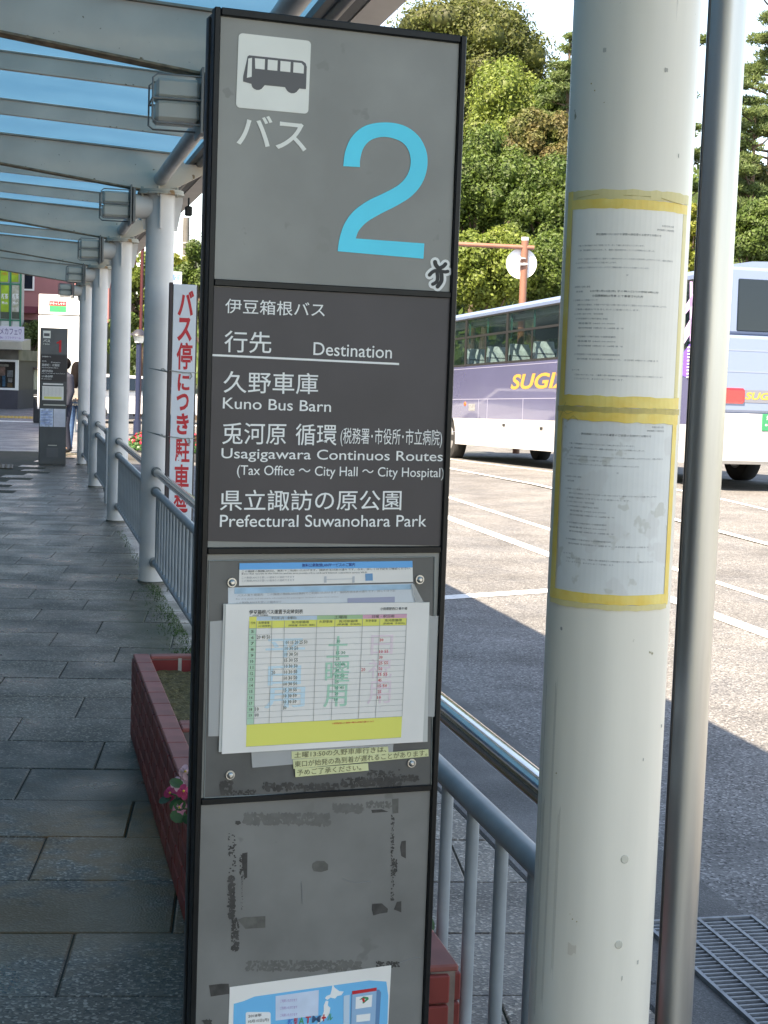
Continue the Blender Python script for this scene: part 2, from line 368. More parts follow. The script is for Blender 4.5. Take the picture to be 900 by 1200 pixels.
for i, Y in enumerate(COLY):
    t = thing('canopy_column', clabels[i], 'column', (CX, Y, 0), 0, 'round steel columns along the pavement edge')
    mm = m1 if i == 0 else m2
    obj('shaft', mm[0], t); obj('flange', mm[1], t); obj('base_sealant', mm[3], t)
    for k in range(4): r_ = obj('rib', mm[2], t); r_.rotation_euler = (0, 0, math.pi/2*k+R(-103 if k != 9 else 0)+R(8))
    columns.append(t)

can = thing('canopy', 'grey steel canopy with tapered beams and blue translucent roof panels', 'canopy', (0, 0, 0))
XL = -4.2
def ztop(x): return 3.15-.052*(x-.9)
def zbot(x): return 2.885+.125*(.82-x) if x > -1.2 else min(3.1375+.03*(-1.2-x), ztop(x)-.1)
XE = 1.16
beam = MB(); xs = [XE-.02, .9, .6, .2, -.3, -.8, -1.2, -2, -3, XL]
low = [(XE, 2.985), (XE-.05, 2.925), (XE-.14, 2.89)] + [(x, zbot(x)) for x in xs[1:]]
poly = low + [(x, ztop(x)-.002) for x in reversed(xs[1:])] + [(XE-.14, ztop(XE-.14)), (XE-.05, ztop(XE)-.03), (XE, ztop(XE)-.09)]
beam.prism([(x, -.035, z) for x, z in poly], (0, .07, 0)); beam_me = beam.mesh('beam', M_BEAM)
fm = MB(); pr_ = [(x, zbot(x)) for x in xs[1:]]
for (x0, z0), (x1, z1) in zip(pr_[:-1], pr_[1:]):
    fm.prism([(x0, -.055, z0-.011), (x1, -.055, z1-.011), (x1, -.055, z1-.001), (x0, -.055, z0-.001)], (0, .11, 0))
flange_me = fm.mesh('beam_bottom_flange', M_RUST)
fm = MB()
fm.prism([(1.1, -.055, ztop(1.1)+.001), (XL, -.055, ztop(XL)+.001), (XL, -.055, ztop(XL)+.012), (1.1, -.055, ztop(1.1)+.012)], (0, .11, 0))
tf_me = fm.mesh('beam_top_flange', mat('pale_edge', (.36, .34, .28), .6, var=.2, vscale=9))
BY = [COLY[0]-4.52]+COLY
for Y in BY:
    for nm, me in (('beam', beam_me), ('beam_bottom_flange', flange_me), ('beam_top_flange', tf_me)):
        o = obj(nm, me, can); o.location = (0, Y, 0)
pm = MB(); pm.prism([(1.14, -.022, ztop(1.14)-.085), (XL, -.022, ztop(XL)-.085), (XL, -.022, ztop(XL)), (1.14, -.022, ztop(1.14))], (0, .044, 0)); pur = pm.mesh('purlin', M_BEAM)
pm = MB(); pm.prism([(1.14, -.03, ztop(1.14)+.001), (XL, -.03, ztop(XL)+.001), (XL, -.03, ztop(XL)+.01), (1.14, -.03, ztop(1.14)+.01)], (0, .06, 0)); purt = pm.mesh('purlin_cap', tf_me.materials[0])
# roof panels
m_roof = bpy.data.materials.new('blue_roof_sheet'); m_roof.use_nodes = True; nt = m_roof.node_tree; N = nt.nodes; L = nt.links
tcn = N.new('ShaderNodeTexCoord'); nz = N.new('ShaderNodeTexNoise'); nz.inputs['Scale'].default_value = 1.6; nz.inputs['Detail'].default_value = 7; L.new(tcn.outputs['Object'], nz.inputs[0])
cr = N.new('ShaderNodeValToRGB'); cr.color_ramp.elements[0].position = .3; cr.color_ramp.elements[0].color = (.045, .155, .28, 1); cr.color_ramp.elements[1].position = .7; cr.color_ramp.elements[1].color = (.065, .195, .33, 1); L.new(nz.outputs[0], cr.inputs[0])
tl = N.new('ShaderNodeBsdfTranslucent'); L.new(cr.outputs[0], tl.inputs[0]); pb = N['Principled BSDF']; L.new(cr.outputs[0], pb.inputs['Base Color']); pb.inputs['Roughness'].default_value = .3
ms = N.new('ShaderNodeMixShader'); ms.inputs[0].default_value = .45; L.new(pb.outputs[0], ms.inputs[1]); L.new(tl.outputs[0], ms.inputs[2]); L.new(ms.outputs[0], N['Material Output'].inputs[0])
pm = MB(); hw = 4.52/6-.0004
vs = []; 
for x in (1.22, XL):
    vs += [(x, -hw, ztop(x)+.016), (x, hw, ztop(x)+.016)]
pm.add(vs, [(0, 1, 3, 2)]); pan = pm.mesh('roof_panel', m_roof)
for Y in BY[:-1]:
    for k in (1, 2):
        for nm, me in (('purlin', pur), ('purlin_cap', purt)): o = obj(nm, me, can); o.location = (0, Y+4.52*k/3, 0)
    for k in range(3): o = obj('roof_panel', pan, can); o.location = (0, Y+4.52*(k+.5)/3, 0)
Y0, Y1 = BY[0]-.3, BY[-1]+.5
m_edge = mat('edge_beam_pink_grey', (.55, .50, .46), .45, var=.08, vscale=3)
b = MB(); b.box((1.33, Y0, 3.085), (1.465, Y1, 3.235)); b.build('edge_beam', m_edge, can)
b = MB(); b.box((1.165, Y0, 3.09), (1.327, Y1, 3.13)); b.build('gutter_tray', mat('dark_tray', (.04, .045, .045), .5), can)
b = MB(); b.tube([(1.24, Y0, 3.09), (1.24, Y1, 3.09)], .028, 10); b.build('drain_pipe', mat('dark_pipe', (.06, .06, .065), .4), can)
tb = MB(); tb.tube([(.955, .05, 2.96), (.955, 4.47, 2.96)], .048, 18); tbm = tb.mesh('longitudinal_tube', mat('tube_paint', (.36, .36, .37), .4, var=.1, vscale=5))
for Y in BY[:-1]: o = obj('longitudinal_tube', tbm, can); o.location = (0, Y, 0)
bk = MB(); bk.prism([(1.06, -.03, 2.90), (1.33, -.03, 3.05), (1.45, -.03, 3.05), (1.45, -.03, 3.08), (1.06, -.03, 3.08)], (0, .06, 0)); bkm = bk.mesh('side_bracket', M_BEAM)
for Y in BY: o = obj('side_bracket', bkm, can); o.location = (0, Y, 0)

# lamps
m_lens = mat('milky_lens', (.60, .62, .58), .3, var=.04, vscale=6, transl=.25); m_cage = mat('cage_grey', (.2, .205, .2), .45)
def lamp_meshes():
    a = MB(); a.bbox((.545, -.095, 2.765), (.735, .095, 2.85), .014); a.bbox((.545, -.095, 2.67), (.735, .095, 2.755), .014); lens = a.mesh('lamp_lens', m_lens)
    a = MB()
    for y in (-.105, .105):
        a.tube([(.75, y, 2.655), (.55, y, 2.655), (.53, y, 2.67), (.53, y, 2.845), (.55, y, 2.862), (.75, y, 2.862)], .0045, 6)
        a.tube([(.75, y, 2.76), (.53, y, 2.76)], .006, 6)
    a.tube([(.53, -.105, 2.76), (.53, .105, 2.76)], .0045, 6)
    cage = a.mesh('wire_cage', m_cage)
    a = MB(); a.box((.738, -.13, 2.62), (.748, .13, 2.90)); a.box((.758, -.12, 2.64), (.775, .12, 2.88)); pl = a.mesh('back_plate', m_cage)
    a = MB(); a.tube([(.775, 0, 2.76), (.90, 0, 2.76)], .088, 24); st = a.mesh('stub_tube', M_COLB)
    return [('lamp_lens', lens), ('wire_cage', cage), ('back_plate', pl), ('stub_tube', st)]
LM = lamp_meshes()
llab = ['box lamp on the near column above the notices', 'largest box lamp in view, beside the top of the number two sign', 'box lamp at the top of the column with the tied white board',
        'box lamp third in line from the number two sign', 'small box lamp in front of the pink building, second to last', 'farthest and smallest box lamp under the canopy']
for i, Y in enumerate(COLY):
    t = thing('box_lamp', llab[i], 'lamp', (0, Y, 0), 0, 'caged box lamps on the canopy columns')
    for nm, me in LM: obj(nm, me, t)

# railings
def railing(label, Y0, Y1, post=None, panel=False):
    t = thing('railing', label, 'railing', (0, 0, 0), 0, 'pipe railings between the columns')
    a = MB(); a.tube([(CX, Y0, .83), (CX, Y1, .83)], .029, 24); a.build('top_rail', M_POLISH, t)
    a = MB(); a.tube([(CX, Y0, .685), (CX, Y1, .685)], .0255, 20); a.build('middle_rail', M_RAIL, t)
    a = MB(); a.tube([(CX, Y0, .16), (CX, Y1, .16)], .021, 14); a.build('bottom_rail', M_RAIL, t)
    cm = MB(); cm.tube([(CX, 0, 0), (CX, .03, 0)], .038, 20); cm = cm.mesh('collar', mat('collar_grey', (.2, .22, .22), .4))
    for y in (Y0, Y1-.03):
        for z in (.83, .685, .16): o = obj('collar', cm, t); o.location = (0, y, z)
    n = max(2, int((Y1-Y0)/.2)); bm_ = MB(); bm_.tube([(CX, 0, .165), (CX, 0, .68)], .0145, 12); bme = bm_.mesh('baluster', M_RAIL)
    for i in range(1, n): o = obj('baluster', bme, t); o.location = (0, Y0+(Y1-Y0)*i/n, 0)
    if post:
        a = MB(); a.tube([(CX, post, 0), (CX, post, .84)], .026, 16); a.ball((CX, post, .845), .033, 12, 8); a.build('post', M_RAIL, t)
c = CRAD-.004
railing('railing from the nearest column to behind the number two sign, above the red brick planter', COLY[0]+c, COLY[1]-c)
railing('railing running in front of the white board with red lettering', COLY[1]+c, COLY[2]-c)
railing('railing between the column with the board and the next one away', COLY[2]+c, COLY[3]-c)
railing('short railing ending in a ball topped post in mid gap', 18.02, COLY[4]-c, 18.0)
railing('farthest short railing joining the last column', 22.92, COLY[5]-c, 22.9)

# ================================================================== BUS STOP SIGN 2
SX, SY, SA, SW = .279, 2.410, .1172, .42
SE = Vector((math.cos(SA), math.sin(SA), 0)); SN = Vector((math.sin(SA), -math.cos(SA), 0)); SO = Vector((SX, SY, 0))
def W(u, z, off=0): return SO+SE*u+SN*off+Vector((0, 0, z))
def S(px, py, off=0):                                # photograph measure -> (u, z) on the face
    d = ray(px, py); t = ((SO+SN*off-EYEV).dot(SN))/d.dot(SN); p = EYEV+d*t
    return ((p-SO).dot(SE), p.z)
sign = thing('bus_stop_sign', 'tall dark grey bus stop sign with a large cyan number 2', 'bus stop sign', (0, 0, 0))
SM = Matrix.Translation(SO) @ Matrix.Rotation(SA, 4, 'Z')      # local: x=u, y=back, z=up
TZ, D1, D2, D3 = 2.154, 1.735, 1.312, .905
a = MB(); fw = .010
for u0, u1 in ((0, fw), (SW-fw, SW)):
    a.bbox((u0, -.001, .03), (u1, .018, TZ), .0015, SM)
a.bbox((fw+.0005, -.001, TZ-.012), (SW-fw-.0005, .02, TZ), .0015, SM)
for z in (D1, D2, D3, .03): a.bbox((fw+.0005, -.0005, z-.005), (SW-fw-.0005, .015, z+.005), .001, SM)
a.build('frame', M_FRAME, sign)
a = MB(); a.bbox((.0015, .0185, .03), (SW-.0015, .064, TZ-.003), .003, SM); a.build('cabinet', M_FRSIDE, sign)
a = MB(); a.box((-.0012, .030, .04), (.0013, .040, TZ-.01), SM); a.build('side_trim', M_FRAME, sign)
a = MB(); a.bbox((-.03, -.05, 0), (SW+.03, .12, .03), .004, SM); a.build('base_plate', M_FRAME, sign)
for nm, z0, z1, m, y in (('header_panel', D1+.0055, TZ-.0125, M_PANEL, .006), ('route_panel', D2+.0055, D1-.0055, M_PANEL, .006), ('notice_panel', D3+.0055, D2-.0055, M_PANEL, .006), ('lower_panel', .036, D3-.0055, M_PANEL2, .006)):
    a = MB(); a.box((fw+.0008, y, z0), (SW-fw-.0008, y+.008, z1), SM); a.build(nm, m, sign)
PF = -.006                                             # offset of panel faces along SN
def P3(px, py, off): u, z = S(px, py, off); return W(u, z, off)
def plate(name, pts, off, thick, m, **kw):
    a = MB(); a.prism([P3(x, y, off) for x, y in pts], SN*(-thick)); return a.build(name, m, kw.pop('parent', sign), **kw)
plate('route_card', [(246.5, 335.5), (533.5, 349), (516.5, 639.5), (240, 634)], PF+.0012, .001, M_DARKPANEL)
def rows(name, items, off, m, res=4, bold=0.0, parent=None, shear=0, **kw):
    """items: (text, x_left, x_right, y_base_left, y_base_right, height px)"""
    for t, x0, x1, yb0, yb1, h in items:
        a = MB(); p0 = P3(x0, yb0, off); p1 = P3(x1, yb1, off); q = P3(x0, yb0-h, off)
        ex = p1-p0; hh = (q-p0).length; ey = SN.cross(ex).normalized()
        if ey.z < 0: ey = -ey
        text_to(a, t, lambda s_, t_: p0+ex*s_+ey*hh*t_, res=res, bold=bold, shear=shear)
        o = a.build(name, m, parent or sign, **kw)
        if h < 5: o['kind'] = 'stuff'
    return o
# --- header: pictogram, kana, numeral
def Q(x, y): return (230+x/2.7273, y/2.7273)            # header zoom -> photo px
def roundrect(x0, y0, x1, y1, r, n=5):
    out = []
    for cx_, cy_, a0 in ((x1-r, y0+r, -90), (x1-r, y1-r, 0), (x0+r, y1-r, 90), (x0+r, y0+r, 180)):
        for k in range(n+1): an = R(a0+90*k/n); out.append((cx_+r*math.cos(an), cy_+r*math.sin(an)))
    return out
TLp, TRp, BRp, BLp = (136, 105), (367, 131), (358, 364), (127, 343)
def pic(s_, t_):
    x = (TLp[0]*(1-s_)+TRp[0]*s_)*(1-t_)+(BLp[0]*(1-s_)+BRp[0]*s_)*t_; y = (TLp[1]*(1-s_)+TRp[1]*s_)*(1-t_)+(BLp[1]*(1-s_)+BRp[1]*s_)*t_
    return Q(x, y)
picto = plate('pictogram', [pic(*p) for p in roundrect(0, 0, 1, 1, .055)], PF+.001, .0008, M_CREAM)
m_pg = mat('pictogram_grey', (.115, .115, .12), .5)
body = [(.135, .30), (.155, .285), (.89, .285), (.935, .31), (.955, .36), (.955, .665), (.865, .665)] + \
       [(.765+.085*math.cos(R(a_)), .665+.075*math.sin(R(a_))) for a_ in range(20, 170, 25)] + [(.665, .665), (.385, .665)] + \
       [(.285+.085*math.cos(R(a_)), .665+.075*math.sin(R(a_))) for a_ in range(20, 170, 25)] + [(.2, .665), (.085, .645), (.085, .57)]
bo = plate('bus_pictogram', [pic(*p) for p in body], PF+.0016, .0005, m_pg, parent=picto)
for q in ([(.145, .33), (.195, .315), (.20, .57), (.135, .59)], [(.235, .315), (.375, .315), (.375, .455), (.245, .455)], [(.415, .315), (.55, .315), (.55, .455), (.415, .455)],
          [(.59, .315), (.73, .315), (.73, .455), (.59, .455)], [(.77, .315), (.88, .315), (.915, .35), (.915, .455), (.77, .455)]):
    plate('window_pictogram', [pic(*p) for p in q], PF+.0021, .0005, M_CREAM, parent=picto)
rows('kana_lettering', [('バス', 277, 359, 170, 178, 38)], PF+.001, M_CREAM, bold=.012)
pts = []
def arcpts(cx_, cy_, rx, ry, a0, a1, n): return [(cx_+rx*math.cos(R(a0+(a1-a0)*k/n)), cy_-ry*math.sin(R(a0+(a1-a0)*k/n))) for k in range(n+1)]
def smooth(ps, n=6):
    out = []
    for i in range(len(ps)-1):
        p0 = ps[max(i-1, 0)]; p1 = ps[i]; p2 = ps[i+1]; p3 = ps[min(i+2, len(ps)-1)]
        for k in range(n):
            t = k/n
            out.append(tuple(.5*((2*p1[j])+(-p0[j]+p2[j])*t+(2*p0[j]-5*p1[j]+4*p2[j]-p3[j])*t*t+(-p0[j]+3*p1[j]-3*p2[j]+p3[j])*t**3) for j in (0, 1)))
    out.append(ps[-1]); return out
outer = smooth([(470, 531), (476, 485), (497, 438), (538, 403), (598, 391), (660, 400), (708, 432), (735, 482), (738, 535), (722, 585), (690, 625), (645, 655), (590, 683), (545, 710), (519, 738), (510, 762)])
inner = smooth([(452, 803), (458, 762), (474, 715), (503, 675), (548, 642), (600, 617), (645, 592), (673, 562), (685, 525), (681, 487), (661, 457), (625, 441), (590, 438), (556, 449), (534, 474), (524, 508), (523, 534)])
plate('route_numeral', [Q(*p) for p in outer+[(729, 778), (726, 827)]+inner], PF+.001, .0006, M_CYAN)
# --- small round-limbed sticker
def stroke_set(name, strokes, rad, off, m, parent=sign):
    a = MB()
    for pl_, rr in strokes:
        P = [(490+x/18, 290+y/18) for x, y in smooth(pl_, 4)]
        r = rr+rad
        for (xa, ya), (xb, yb) in zip(P[:-1], P[1:]):
            dx, dy = xb-xa, yb-ya; ln = math.hypot(dx, dy) or 1; nx_, ny_ = -dy/ln*r/18, dx/ln*r/18
            a.add([P3(*q, off) for q in ((xa+nx_, ya+ny_), (xb+nx_, yb+ny_), (xb-nx_, yb-ny_), (xa-nx_, ya-ny_))], [(0, 1, 2, 3)])
        for (xa, ya) in P:
            a.add([P3(xa+r/18*math.cos(k*math.pi/6), ya+r/18*math.sin(k*math.pi/6), off) for k in range(12)], [list(range(12))]); off += .0000015
    return a.build(name, m, parent)
ST = [([(357, 305), (375, 370), (430, 440), (480, 520), (495, 620), (485, 720), (410, 825)], 34), ([(575, 350), (530, 400), (470, 430)], 31), ([(625, 505), (570, 515), (480, 500)], 27),
      ([(240, 580), (300, 520), (380, 490), (405, 560), (410, 660), (385, 730), (310, 775)], 28)]
stk = stroke_set('sticker', ST, 66, PF+.0008, M_WHITE_PRINT); stroke_set('sticker_ink', ST, 9, PF+.0014, M_INK, stk)
# --- route lettering
def Z(x, y): return (230+x/2.9032, 330+y/2.9032)
def zr(t, x0, x1, b0, b1, h): p = Z(x0, b0); q = Z(x1, b1); return (t, p[0], q[0], p[1], q[1], h/2.9032)
rows('route_lettering', [
    zr('伊豆箱根バス', 98, 437, 107, 121, 50), zr('行先', 95, 255, 240, 245, 74), zr('Destination', 398, 665, 250, 262, 44),
    zr('久野車庫', 92, 414, 378, 384, 74), zr('Kuno Bus Barn', 90, 458, 432, 444, 38),
    zr('兎河原', 88, 305, 553, 555, 74), zr('循環', 337, 477, 557, 559, 74),
    zr('Usagigawara Continuos Routes', 85, 838, 612, 622, 46),
    zr('県立諏訪の原公園', 80, 697, 780, 778, 72), zr('Prefectural Suwanohara Park', 80, 783, 835, 834, 42)], PF+.0018, M_WHITE_PRINT, bold=.004)
rows('route_lettering', [zr('(税務署･市役所･市立病院)', 490, 835, 560, 566, 64), zr('(Tax Office ～ City Hall ～ City Hospital)', 138, 842, 668, 676, 44)], PF+.0018, M_WHITE_PRINT, bold=.002)
plate('underline', [Z(47, 246), Z(690, 277), Z(690, 284), Z(47, 253)], PF+.0018, .0004, M_WHITE_PRINT)
# --- notice panel
def Y5(x, y): return (230+x/3, 640+y/3)
o_ = PF+.001
plate('acrylic_back', [Y5(45, 52), Y5(838, 38), Y5(826, 845), Y5(28, 885)], o_, .0006, M_BEHIND)
plate('header_strip_notice', [Y5(152, 60), Y5(760, 52), Y5(762, 126), Y5(150, 139)], o_+.0012, .0006, M_PAPER)
plate('blue_band', [Y5(152, 60), Y5(760, 52), Y5(760.5, 75), Y5(151.5, 83)], o_+.0017, .0003, mat('blue_band_print', (.10, .42, .80), .5))
def y5r(t, x0, x1, b0, b1, h): p = Y5(x0, b0); q = Y5(x1, b1); return (t, p[0], q[0], p[1], q[1], h/3)
rows('notice_lettering', [y5r('無料公衆無線LANサービスのご案内', 372, 558, 74, 71, 13)], o_+.0022, mat('navy_ink', (.02, .05, .25), .6), res=1, bold=.012)
rows('notice_lettering', [y5r('この路線の無線LANは、無料でご利用いただけます。接続方法は次の通りです。なお、詳しくは下記をご確認ください。', 160, 755, 93, 82, 8),
    y5r('Buses that operate in this Hakone and Izu area provide a free on-board Internet connection service Wi-Fi', 160, 600, 102, 97, 8)], o_+.0022, M_INK, res=1)
rows('notice_lettering', [y5r('この無線LANはお使いの端末から接続できます', 160, 345, 115, 112, 8), y5r('この無線LANはお使いの端末から接続できます', 160, 345, 126, 123, 8)], o_+.0022, M_GREYINK, res=1)
plate('wifi_mark', [Y5(594, 97), Y5(620, 96), Y5(621, 121), Y5(595, 122)], o_+.0017, .0003, mat('mark_blue', (.12, .32, .55), .5))
a = MB()
for x0 in (450, 549): a.prism([P3(*Y5(*p), o_+.0018) for p in ((x0, 107), (x0+8, 106), (x0+8, 128), (x0, 129))], SN*-.0003)
a.prism([P3(*Y5(*p), o_+.0018) for p in ((458, 116), (549, 114), (549, 116), (458, 118))], SN*-.0003); a.build('diagram_mark', mat('mark_grey', (.5, .52, .55), .5), sign)
plate('lower_strip_notice', [Y5(112, 146), Y5(762, 131), Y5(770, 200), Y5(112, 204)], o_+.0006, .0004, mat('faded_paper', (.62, .66, .69), .5, var=.06, vscale=14))
plate('blue_band', [Y5(135, 147), Y5(755, 134), Y5(756, 152), Y5(134, 168)], o_+.0011, .0003, mat('faded_blue', (.33, .52, .66), .5, var=.15, vscale=30))
rows('notice_lettering', [y5r('バスの乗り場案内　この路線の無線LANは無料でご利用いただけます。接続方法は次の通りです。詳しくは下記', 145, 700, 178, 160, 9),
    y5r('Bus stop guide and timetable information for passengers on board connection service', 140, 500, 190, 182, 7), y5r('この無線LANはお使いの端末から', 140, 300, 203, 199, 8)], o_+.0014, M_GREYINK, res=1)
plate('grey_box_print', [Y5(532, 183), Y5(698, 178), Y5(698, 197), Y5(532, 200)], o_+.0012, .0003, mat('slate_print', (.34, .36, .48), .5))
FILM = see_through('frosted_film', (.62, .63, .62), .5, .35); FILM2 = see_through('thin_film', (.7, .7, .7), .22, .3)
plate('plastic_sleeve', [Y5(48, 265), Y5(100, 261), Y5(94, 664), Y5(78, 668), Y5(42, 669)], o_+.003, .0004, FILM)
plate('plastic_sleeve', [Y5(790, 232), Y5(828, 246), Y5(874, 244), Y5(862, 420), Y5(838, 600), Y5(790, 598)], o_+.0034, .0004, FILM)
plate('plastic_sleeve', [Y5(192, 690), Y5(695, 675), Y5(690, 742), Y5(520, 752), Y5(197, 779)], o_+.0028, .0004, FILM)
plate('clear_tape', [Y5(755, 135), Y5(765, 132), Y5(790, 180), Y5(805, 205), Y5(770, 200)], o_+.003, .0003, FILM)
# timetable sheet
plate('timetable_backing', [Y5(96, 203), Y5(820, 197), Y5(813, 688), Y5(79, 724)], o_+.0045, .0012, mat('backing_card', (.56, .56, .53), .6))
sheet_o = plate('timetable_sheet', [Y5(104, 205), Y5(820, 198), Y5(796, 688), Y5(90, 731)], o_+.0058, .0008, M_PAPER, label='white bus timetable sheet with green and blue watermark characters')
TT = (187, 222); TTR = (742, 214); TB = (175, 706); TBR = (720, 673)
def tt(s_, t_):
    x = (TT[0]*(1-s_)+TTR[0]*s_)*(1-t_)+(TB[0]*(1-s_)+TBR[0]*s_)*t_; y = (TT[1]*(1-s_)+TTR[1]*s_)*(1-t_)+(TB[1]*(1-s_)+TBR[1]*s_)*t_
    return Y5(x, y)
oT = o_+.0058
def cell(a, s0, t0, s1, t1, off): a.prism([P3(*tt(*p), off) for p in ((s0, t0), (s1, t0), (s1, t1), (s0, t1))], SN*-.0002)
def cellobj(name, cells, off, m):
    if name == 'table_rule':
        a = MB()
        for c_ in cells: cell(a, *c_, off)
        o = a.build(name, m, sheet_o); o['kind'] = 'stuff'; return o
    for c_ in cells: a = MB(); cell(a, *c_, off); o = a.build(name, m, sheet_o)
    return o
rowsY = [.14+(.838-.14)*k/16 for k in range(17)]
colX = [0, .047, .145, .225, .43, .545, .72, .83, 1]
cellobj('yellow_print', [(0, .055, .047, .14), (.047, .085, 1, .138), (.0, .838, 1, 1)], oT+.0003, mat('yellow_print', (.80, .77, .16), .6))
cellobj('green_print', [(0, .14, .047, .838)], oT+.0003, mat('green_print', (.45, .68, .50), .6))
cellobj('blue_header_print', [(.047, .052, .43, .084)], oT+.0003, mat('pale_blue_print', (.50, .62, .72), .6))
cellobj('green_header_print', [(.43, .052, .72, .084)], oT+.0003, mat('mid_green_print', (.36, .55, .30), .6))
cellobj('pink_header_print', [(.72, .052, 1, .084)], oT+.0003, mat('pink_print', (.72, .38, .48), .6))
def ttext(name, items, off, m, bold=0.0, res=1):
    a = MB()
    for t, s0, t0, s1, t1 in items:                       # t0 top, t1 bottom
        text_to(a, t, lambda u_, v_: P3(*tt(s0+(s1-s0)*u_, t1+(t0-t1)*v_), off), res=res, bold=bold)
    o = a.build(name, m, sheet_o)
    if name == 'table_lettering': o['kind'] = 'stuff'
    return o
ttext('watermark_lettering', [('平', .11, .22, .36, .36), ('日', .13, .42, .34, .56), ('用', .11, .58, .37, .73)], oT+.0006, mat('watermark_blue', (.58, .76, .84), .6), .01, 3)
ttext('watermark_lettering', [('土', .50, .21, .64, .37), ('曜', .495, .40, .65, .56), ('用', .49, .57, .64, .74)], oT+.0006, mat('watermark_green', (.38, .66, .50), .6), .006, 3)
ttext('watermark_lettering', [('日', .78, .21, .92, .36), ('祝', .77, .39, .92, .54), ('用', .77, .56, .92, .73)], oT+.0006, mat('watermark_pink', (.82, .68, .72), .6), .0, 3)
g = .0016
cellobj('table_rule', [(.0, y-g, 1, y+g*.4) for y in rowsY]+[(x-.0012, .085, x+.0012, .838) for x in colX]+[(0, .052, 1, .0545), (0, .998, 1, 1)], oT+.0009, mat('rule_grey', (.36, .36, .34), .6))
ttext('table_lettering', [('伊豆箱根バス運賃予定時刻表', .0, .005, .34, .038), ('小田原駅西口 乗り場', .83, .0, 1, .022), ('(平日発 市内循環)', .02, .04, .12, .052)], oT+.001, M_INK, .01)
ttext('table_lettering', [('平日用 (月〜金曜日)', .14, .057, .30, .08), ('土曜用', .54, .057, .62, .08), ('日曜・祝日用', .78, .057, .92, .08), ('久野車庫', .06, .09, .13, .11), ('行先', .01, .09, .04, .11),
    ('兎河原循環', .27, .09, .38, .11), ('久野車庫', .445, .09, .53, .11), ('兎河原循環', .57, .09, .69, .11), ('久野車庫', .74, .09, .81, .11), ('兎河原循環', .86, .09, .97, .11),
    ('(税務署･市役所･病院)', .25, .116, .42, .133), ('(税務署･市役所)', .56, .116, .71, .133), ('(税務署･市役所)', .85, .116, .99, .133), ('(小田原駅)', .06, .116, .14, .133)], oT+.001, mat('table_ink', (.12, .12, .08), .7), .005)
nums = []
rh = rowsY[1]-rowsY[0]
def num(t, s0, row, w, red=False): nums.append((t, s0, rowsY[row]+rh*.16, s0+w, rowsY[row]+rh*.80))
num('20 40 50', .052, 1, .085); num('00 15 20 25 50', .235, 2, .14)
for r_ in range(3, 13): num('10 30 50' if r_ not in (5, 10) else '15 30 55', .232, r_, .085)
num('30', .232, 13, .022); num('20', .15, 7, .025); num('10', .052, 13, .025); num('00', .052, 14, .025)
for k in range(15): nums.append((str(5+k), .014, rowsY[k]+rh*.25, .034, rowsY[k]+rh*.75))
ttext('table_lettering', nums, oT+.001, mat('table_ink', (.12, .12, .08), .7), .01)
ttext('table_lettering', [(t, s_, rowsY[k]+rh*.2, s_+.026*len(t)/2.2, rowsY[k]+rh*.75) for k, t in ((2, '30'), (4, '15 30'), (5, '25'), (6, '10 40'), (7, '50'), (8, '10 50'), (9, '25'), (10, '10 45'), (11, '20'), (12, '10')) for s_ in (.56,)], oT+.001, mat('deep_green_ink', (.05, .28, .16), .7), .01)
ttext('table_lettering', [(t, .835, rowsY[k]+rh*.2, .835+.026*len(t)/2.2, rowsY[k]+rh*.75) for k, t in ((2, '30'), (4, '10 55'), (5, '30'), (6, '25 55'), (7, '50'), (8, '15 55'), (9, '45'), (10, '15 50'), (11, '25'), (12, '10'))]+[('20', .725, rowsY[7]+rh*.2, .75, rowsY[7]+rh*.8), ('小田原駅前より乗車の場合は時刻が異なります', .55, .858, .82, .87)], oT+.001, M_RED, .01)
# yellow labels
m_yl = mat('yellow_label', (.70, .70, .38), .6, var=.06, vscale=20); m_li = mat('label_ink', (.16, .15, .08), .7)
def ylab(pts, t, item, off):
    o = plate('yellow_label', [Y5(*p) for p in pts], off, .0005, m_yl); rows('label_lettering', [item], off+.0006, m_li, res=2, bold=.004, parent=o)
ylab([(335, 722), (674, 705), (676, 728), (336, 749)], '', y5r('土曜13:50の久野車庫行きは､', 345, 668, 745, 724, 21), o_+.0036)
ylab([(340, 751), (816, 714), (817, 739), (342, 783)], '', y5r('東口が始発の為到着が遅れることがあります。', 346, 812, 778, 737, 22), o_+.0042)
ylab([(347, 783), (604, 763), (606, 789), (349, 812)], '', y5r('予めご了承ください。', 354, 580, 807, 788, 21), o_+.0048)
# acrylic cover edge + bolts
ed = MB()
cor = [Y5(45, 52), Y5(838, 38), Y5(826, 845), Y5(28, 885)]
for i in range(4):
    pa, pb_ = P3(*cor[i], o_+.0015), P3(*cor[(i+1) % 4], o_+.0015); ed.tube([pa, pb_], .0008, 4)
ed.build('acrylic_edge', mat('acrylic_edge', (.27, .30, .29), .2), sign)
bt = MB(); bt.tube([(0, 0, 0), (0, 0, .003)], .0075, 18); bt.ball((0, 0, .003), (.0058, .0058, .0045), 14, 8); bt.tube([(0, 0, .0065), (0, 0, .0078)], .0026, 6); bt = bt.mesh('bolt', M_STEEL)
rotm = SN.to_track_quat('Z', 'Y').to_euler()
for x, y in ((271.5, 682.5), (491.5, 679), (269.5, 908), (482, 894)):
    o = obj('bolt', bt, sign); o.location = P3(x, y, o_+.001); o.rotation_euler = rotm
